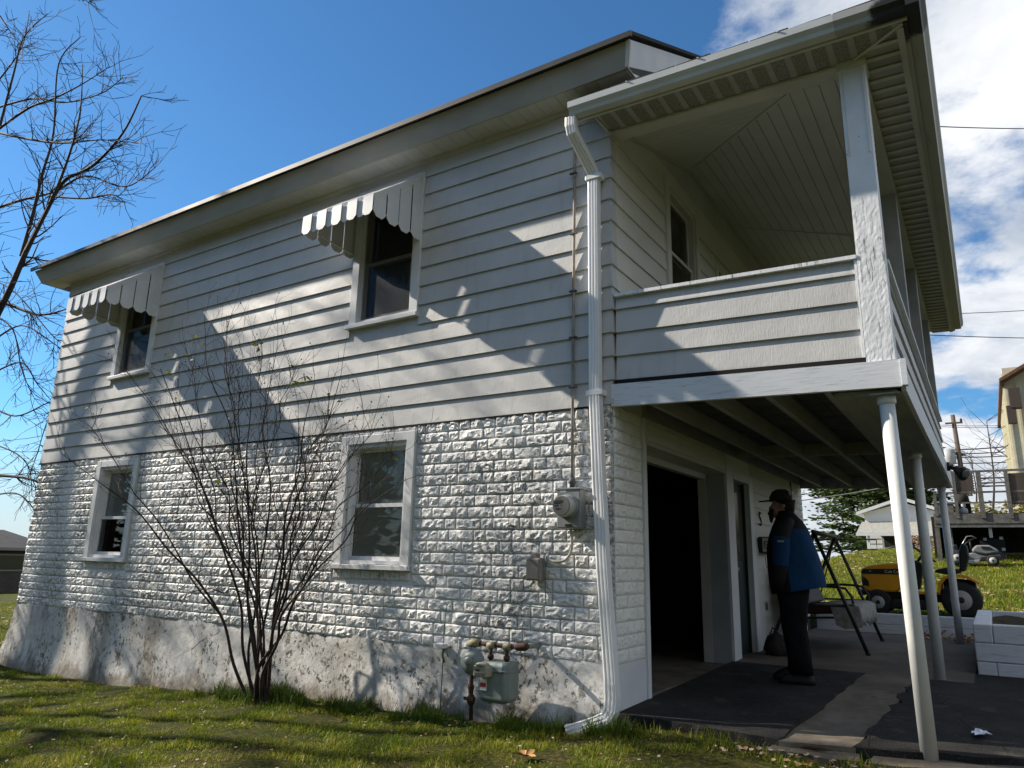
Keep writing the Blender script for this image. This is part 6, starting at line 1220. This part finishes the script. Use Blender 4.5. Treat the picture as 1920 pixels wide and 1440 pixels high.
o = mb.build('roof', 'house_white', nh); fix_normals(o.data)
z1_, z2_ = P_(1640, 999, YN - 1.6).z, P_(1640, 980).z; mb = MB(); P = [(x0 - .25, YN - 1.6, z1_), (x1 + .25, YN - 1.6, z1_), (x1 + .25, YN - .04, z2_ + .05), (x0 - .15, YN - .04, z2_ + .05)]; mb.add([Vector(p) for p in P] + [Vector(p) + Vector((0, 0, -.12)) for p in P], [(0, 1, 2, 3), (7, 6, 5, 4), (0, 4, 5, 1), (1, 5, 6, 2), (2, 6, 7, 3), (3, 7, 4, 0)]); pr_ = mb.build('porch_roof', 'shingle_grey', nh)
MB().box(x0 - .27, x1 + .27, YN - 1.66, YN - 1.61, z1_ - .15, z1_ - .01).build('gutter', 'house_white', pr_)
for u0, u1, v0, v1 in ((1657, 1678, 1004, 1026), (1710, 1726, 1004, 1036)): a = P_(u0, v0); b = P_(u1, v1); f_ = MB().box(a.x - .10, b.x + .10, YN - .07, YN - .036, b.z - .10, a.z + .08).build('window', 'house_bluegrey', nh); MB().box(a.x, b.x, YN - .09, YN - .071, b.z, a.z).build('pane', 'lcd', f_)
a = P_(1628, 1000, YN - 1.5); MB().box(a.x - .05, a.x + .05, YN - 1.55, YN - 1.45, zb_, z1_ - .12).build('porch_post', 'house_white', nh); T('porch_rail', [P_(1648, 1034, YN - 1.5), P_(1678, 1024, YN - 1.5)], .05, 'old_wood', nh, 6)
# evergreen
eg = empty('pine_tree', tuple(UP(1660, 1040, 52)), 'dark spreading pine tree behind the white house', 'tree'); pc = UP(1660, 1040, 52); zg_ = pc.z - .3; r = random.Random(8); V = []; F = []
T('trunk', [(pc.x, 52, zg_), (pc.x + .2, 52, zg_ + 6), (pc.x, 52, zg_ + 13)], .28, 'bark', eg, 8); lm = MB()
for k in range(190):
    h = r.uniform(.3, 13); az = r.uniform(0, 6.28); ln = (1 - (h / 15) ** 1.7) * 5.9 * r.uniform(.65, 1.08); d = Vector((math.cos(az), math.sin(az), r.uniform(-.05, .22))); p0 = Vector((pc.x, 52, zg_ + h)); p1 = p0 + d * ln; lm.tube([p0, lerp(p0, p1, .5) - Vector((0, 0, .15)), p1], [.05, .03, .012], 4, False)
    for i in range(190):
        t = r.uniform(.2, 1.05); c = p0 + d * ln * t + Vector((r.gauss(0, .32), r.gauss(0, .32), r.gauss(0, .16))); s = r.uniform(.20, .44); q = Matrix.Rotation(r.uniform(0, 6.3), 3, 'Z') @ Matrix.Rotation(r.uniform(-1.3, 1.3), 3, 'X'); b = len(V)
        for a_, b_, c2 in ((-.6, 0, -.1), (0, -.24, 0), (.6, 0, .12), (0, .24, .02)): V.append(c + q @ Vector((a_, b_, c2)) * s)
        F.append((b, b + 1, b + 2, b + 3))
lm.build('limbs', 'bark', eg); place('foliage', mkmesh('foliage', V, F, 'pine_needle'), eg)
# utility pole with transformer
up_ = empty('utility_pole', (1.5, 45, 1.8), 'leaning wooden utility pole with a grey transformer can', 'utility pole'); pt = UP(1786, 778, 45); pb = UP(1812, 940, 45); pb2 = pb + (pb - pt) * .6
T('pole', [pb2, pt], [.17, .12], 'pole_wood', up_, 10); tcn = UP(1780, 856, 44.75); MB().lathe(tcn - Vector((0, 0, .45)), (0, 0, 1), [(0, .30), (.05, .33), (.8, .33), (.9, .2), (.95, .06)], 18).build('transformer', 'transformer', up_, True)
for dz, u in ((.1, 1794), (-2.2, 1795), (-2.5, 1800)): c_ = lerp(pt, pb, .12 if dz > 0 else .45); MB().bar(c_ + Vector((-.45, -.15, dz)), c_ + Vector((.45, -.15, dz)), .09, .10).build('cross_arm', 'pole_wood', up_); MB().lathe(c_ + Vector((.38, -.15, dz + .05)), (0, 0, 1), [(0, .05), (.12, .07), (.2, .03)], 8).build('insulator', 'iron', up_, True)
def wire(lab, a, b, sag, r=.012, mat='wire', nm='overhead_wire'):
    a, b = Vector(a), Vector(b); o = T(nm, [lerp(a, b, i / 14) - Vector((0, 0, sag * 4 * (i / 14) * (1 - i / 14))) for i in range(15)], r, mat, None, 5); tag(o, lab, 'wire', 'overhead wires')
wire('highest black overhead wire crossing right of the porch eave', UP(1755, 237, 9), UP(2100, 238, 16), .05, .010)
wire('middle overhead wire meeting the sky just below the porch eave', UP(1790, 588, 12), UP(2100, 566, 20), .05, .008)
wire('lower overhead wire passing right of the porch below the eave', UP(1700, 626, 10), UP(2100, 633, 20), .05, .010)
wire('pale service wire sloping in front of the pine tree', UP(1450, 945, 16), UP(1770, 893, 16), .05, .014, 'wire_pale')
for i, (v0, v1, r_) in enumerate(((842, 829, .035), (849, 840, .03), (855, 849, .03), (866, 861, .03))): wire(('thickest', 'second', 'third', 'lowest')[i] + ' cable running right from the utility pole', UP(1760, v0 + 2, 45), UP(1960, v1, 45), .1, r_)
for i, (v0, v1) in enumerate(((797, 789), (800, 793))): wire(('upper', 'lower')[i] + ' thin line strung from the pole top', UP(1765, v0, 45), UP(1990, v1, 45), .15, .016)
# low dark house far left
lh = empty('far_house', (-46, 11, -1.5), 'low dark hip-roofed house in the distance left of the house', 'house'); XF = -46.0
def UX(u, v, x): d = CF + CR * ((u - 960) / 1357.5) + CU * ((720 - v) / 1357.5); return CP + d * ((x - CP.x) / d.x)
a = UX(62, 1030, XF); y1_ = a.y + .9; ze_ = UX(30, 1027, XF).z; zr_ = UX(20, 1000, XF).z; zb_ = UX(20, 1112, XF).z - .5; y0_ = y1_ - 14
MB().box(XF - 8, XF, y0_, y1_, zb_, ze_).build('wall', 'far_wall', lh); mb = MB(); mb.add([(XF + .5, y0_ - .5, ze_), (XF + .5, y1_ + .5, ze_), (XF - 8.5, y1_ + .5, ze_), (XF - 8.5, y0_ - .5, ze_), (XF - 3, y0_ + 3, zr_ + .25), (XF - 3, y1_ - 1.4, zr_ + .25)], [(0, 1, 5, 4), (1, 2, 5), (2, 3, 4, 5), (3, 0, 4), (3, 2, 1, 0)]); mb.build('roof', 'far_roof', lh); MB().box(XF + .42, XF + .5, y0_ - .4, y1_ + .4, ze_ - .16, ze_ - .005).build('gutter', 'far_frame', lh)
wz0, wz1 = UX(20, 1071, XF).z, UX(20, 1030, XF).z - .25; wv = MB().box(XF + .01, XF + .05, y1_ - 6.0, y1_ - 1.0, wz0, wz1).build('window', 'far_frame', lh)
for a, b in ((y1_ - 5.9, y1_ - 3.55), (y1_ - 3.45, y1_ - 1.1)): MB().box(XF + .051, XF + .07, a, b, wz0 + .1, wz1 - .1).build('pane', 'lcd', wv)

# evergreens added unseen behind the photographer: cut low sky light, show in window panes
V = []; F = []; r = random.Random(77); trunks = MB()
for k in range(70):
    x = -56 + k * 1.35 + r.uniform(-.6, .6); y = -13.5 - r.uniform(0, 5) - (4 if x < -25 else 0); H = r.uniform(9, 14.5); R0 = r.uniform(1.6, 2.5); z0 = gz(x, y); trunks.tube([(x, y, z0 - .2), (x, y, z0 + H * .9)], [.2, .05], 6, False)
    for i in range(400):
        t = r.random() ** .8; a = r.uniform(0, 6.28); rad = R0 * (1 - t) ** .7 * (.6 + .45 * r.random()); c = Vector((x + math.cos(a) * rad, y + math.sin(a) * rad, z0 + .3 + t * H)); s = r.uniform(.45, .9); q = Matrix.Rotation(r.uniform(0, 6.3), 3, 'Z') @ Matrix.Rotation(r.uniform(-1.3, 1.3), 3, 'X'); b = len(V)
        for a_, b_ in ((-.5, 0), (0, -.32), (.5, 0), (0, .32)): V.append(c + q @ Vector((a_, b_, 0)) * s)
        F.append((b, b + 1, b + 2, b + 3))
wd = tag(place('wood', mkmesh('wood', V, F, 'pine_needle')), 'dense evergreen wood on the slope behind the photographer', 'wood', kind='stuff'); o = trunks.build('trunks', 'bark', wd); o['kind'] = 'stuff'

# ------------------------------------------------------------------ small things
pp = empty('paper_scrap', tuple(UP(1830, 1378, .6)), 'torn white paper scrap lying on the drive right of the near column', 'paper'); 
d_ = CF + CR * ((1838 - 960) / 1357.5) + CU * ((720 - 1378) / 1357.5); pc_ = CP + d_ * ((.022 - CP.z) / d_.z); mb = MB(); r = random.Random(2); P = [(pc_.x + math.cos(t) * .055 * r.uniform(.5, 1.3), pc_.y + math.sin(t) * .10 * r.uniform(.5, 1.3), .022 + slab_z(pc_.x, pc_.y) - .004 + r.uniform(0, .02)) for t in [k * math.pi / 8 for k in range(16)]]; mb.add([(pc_.x, pc_.y, .03)] + P, [(0, 1 + i, 1 + (i + 1) % 16) for i in range(16)]); mb.build('paper', 'paper', pp)
for i, (u, v, s, lab) in enumerate(((1530, 1425, .07, 'large curled orange leaf lying below the broken slab edge'), (1555, 1418, .055, 'smaller brown leaf beside the large curled orange one'), (985, 1408, .06, 'dark red leaf lying on the lawn in front of the downspout'))):
    d_ = CF + CR * ((u - 960) / 1357.5) + CU * ((720 - v) / 1357.5); c_ = CP + d_ * ((-.13 - CP.z) / d_.z); e = empty('fallen_leaf', (c_.x, c_.y, gz(c_.x, c_.y)), lab, 'leaf', 'large fallen leaves'); mb = MB(); r = random.Random(i); z_ = gz(c_.x, c_.y) + .03
    ring_ = [(math.cos(t) * s * (1 + .35 * math.cos(5 * t)), math.sin(t) * s * (1 + .35 * math.cos(5 * t)), .35 * s * abs(math.sin(t)) + r.uniform(0, .012)) for t in [k * math.pi / 10 for k in range(20)]]; mb.add([(c_.x, c_.y, z_)] + [(c_.x + a, c_.y + b, z_ + c) for a, b, c in ring_], [(0, 1 + k, 1 + (k + 1) % 20) for k in range(20)]); mb.build('blade', 'dry_leaf', e); T('stalk', [(c_.x, c_.y, z_), (c_.x + s * 1.2, c_.y + s * .5, z_ + .01)], .002, 'dry_leaf', e, 4)
e = empty('garage_bucket', (-1.6, 2.2, .02), 'blue bucket standing in the dark garage', 'bucket'); MB().lathe((-1.6, 2.35, .02), (0, 0, 1), [(0, .11), (.26, .14), (.28, .15)], 16).build('pail', 'blue_plastic', e, True); T('handle', arc((-1.74, 2.35, .27), (-1.6, 2.25, .44), (-1.46, 2.35, .27), 6), .005, 'iron', e, 5)
e = empty('garage_shelf', (-2.4, 3.2, .02), 'dark shelf unit of boxes inside the garage', 'shelf'); 
for z in (.02, .6, 1.15, 1.7): MB().box(-2.9, -1.5, 3.3, 3.75, z, z + .03).build('shelf_board', 'old_wood', e)
for x in (-2.88, -1.54): MB().box(x, x + .04, 3.3, 3.34, .02, 1.9).build('upright', 'old_wood', e)
for i, (x, z, w, h) in enumerate(((-2.6, .63, .35, .3), (-2.1, .63, .3, .25), (-2.5, 1.18, .5, .3), (-1.85, 1.18, .25, .35))): MB().box(x, x + w, 3.34, 3.7, z, z + h).build('carton', 'dark_crate', e)
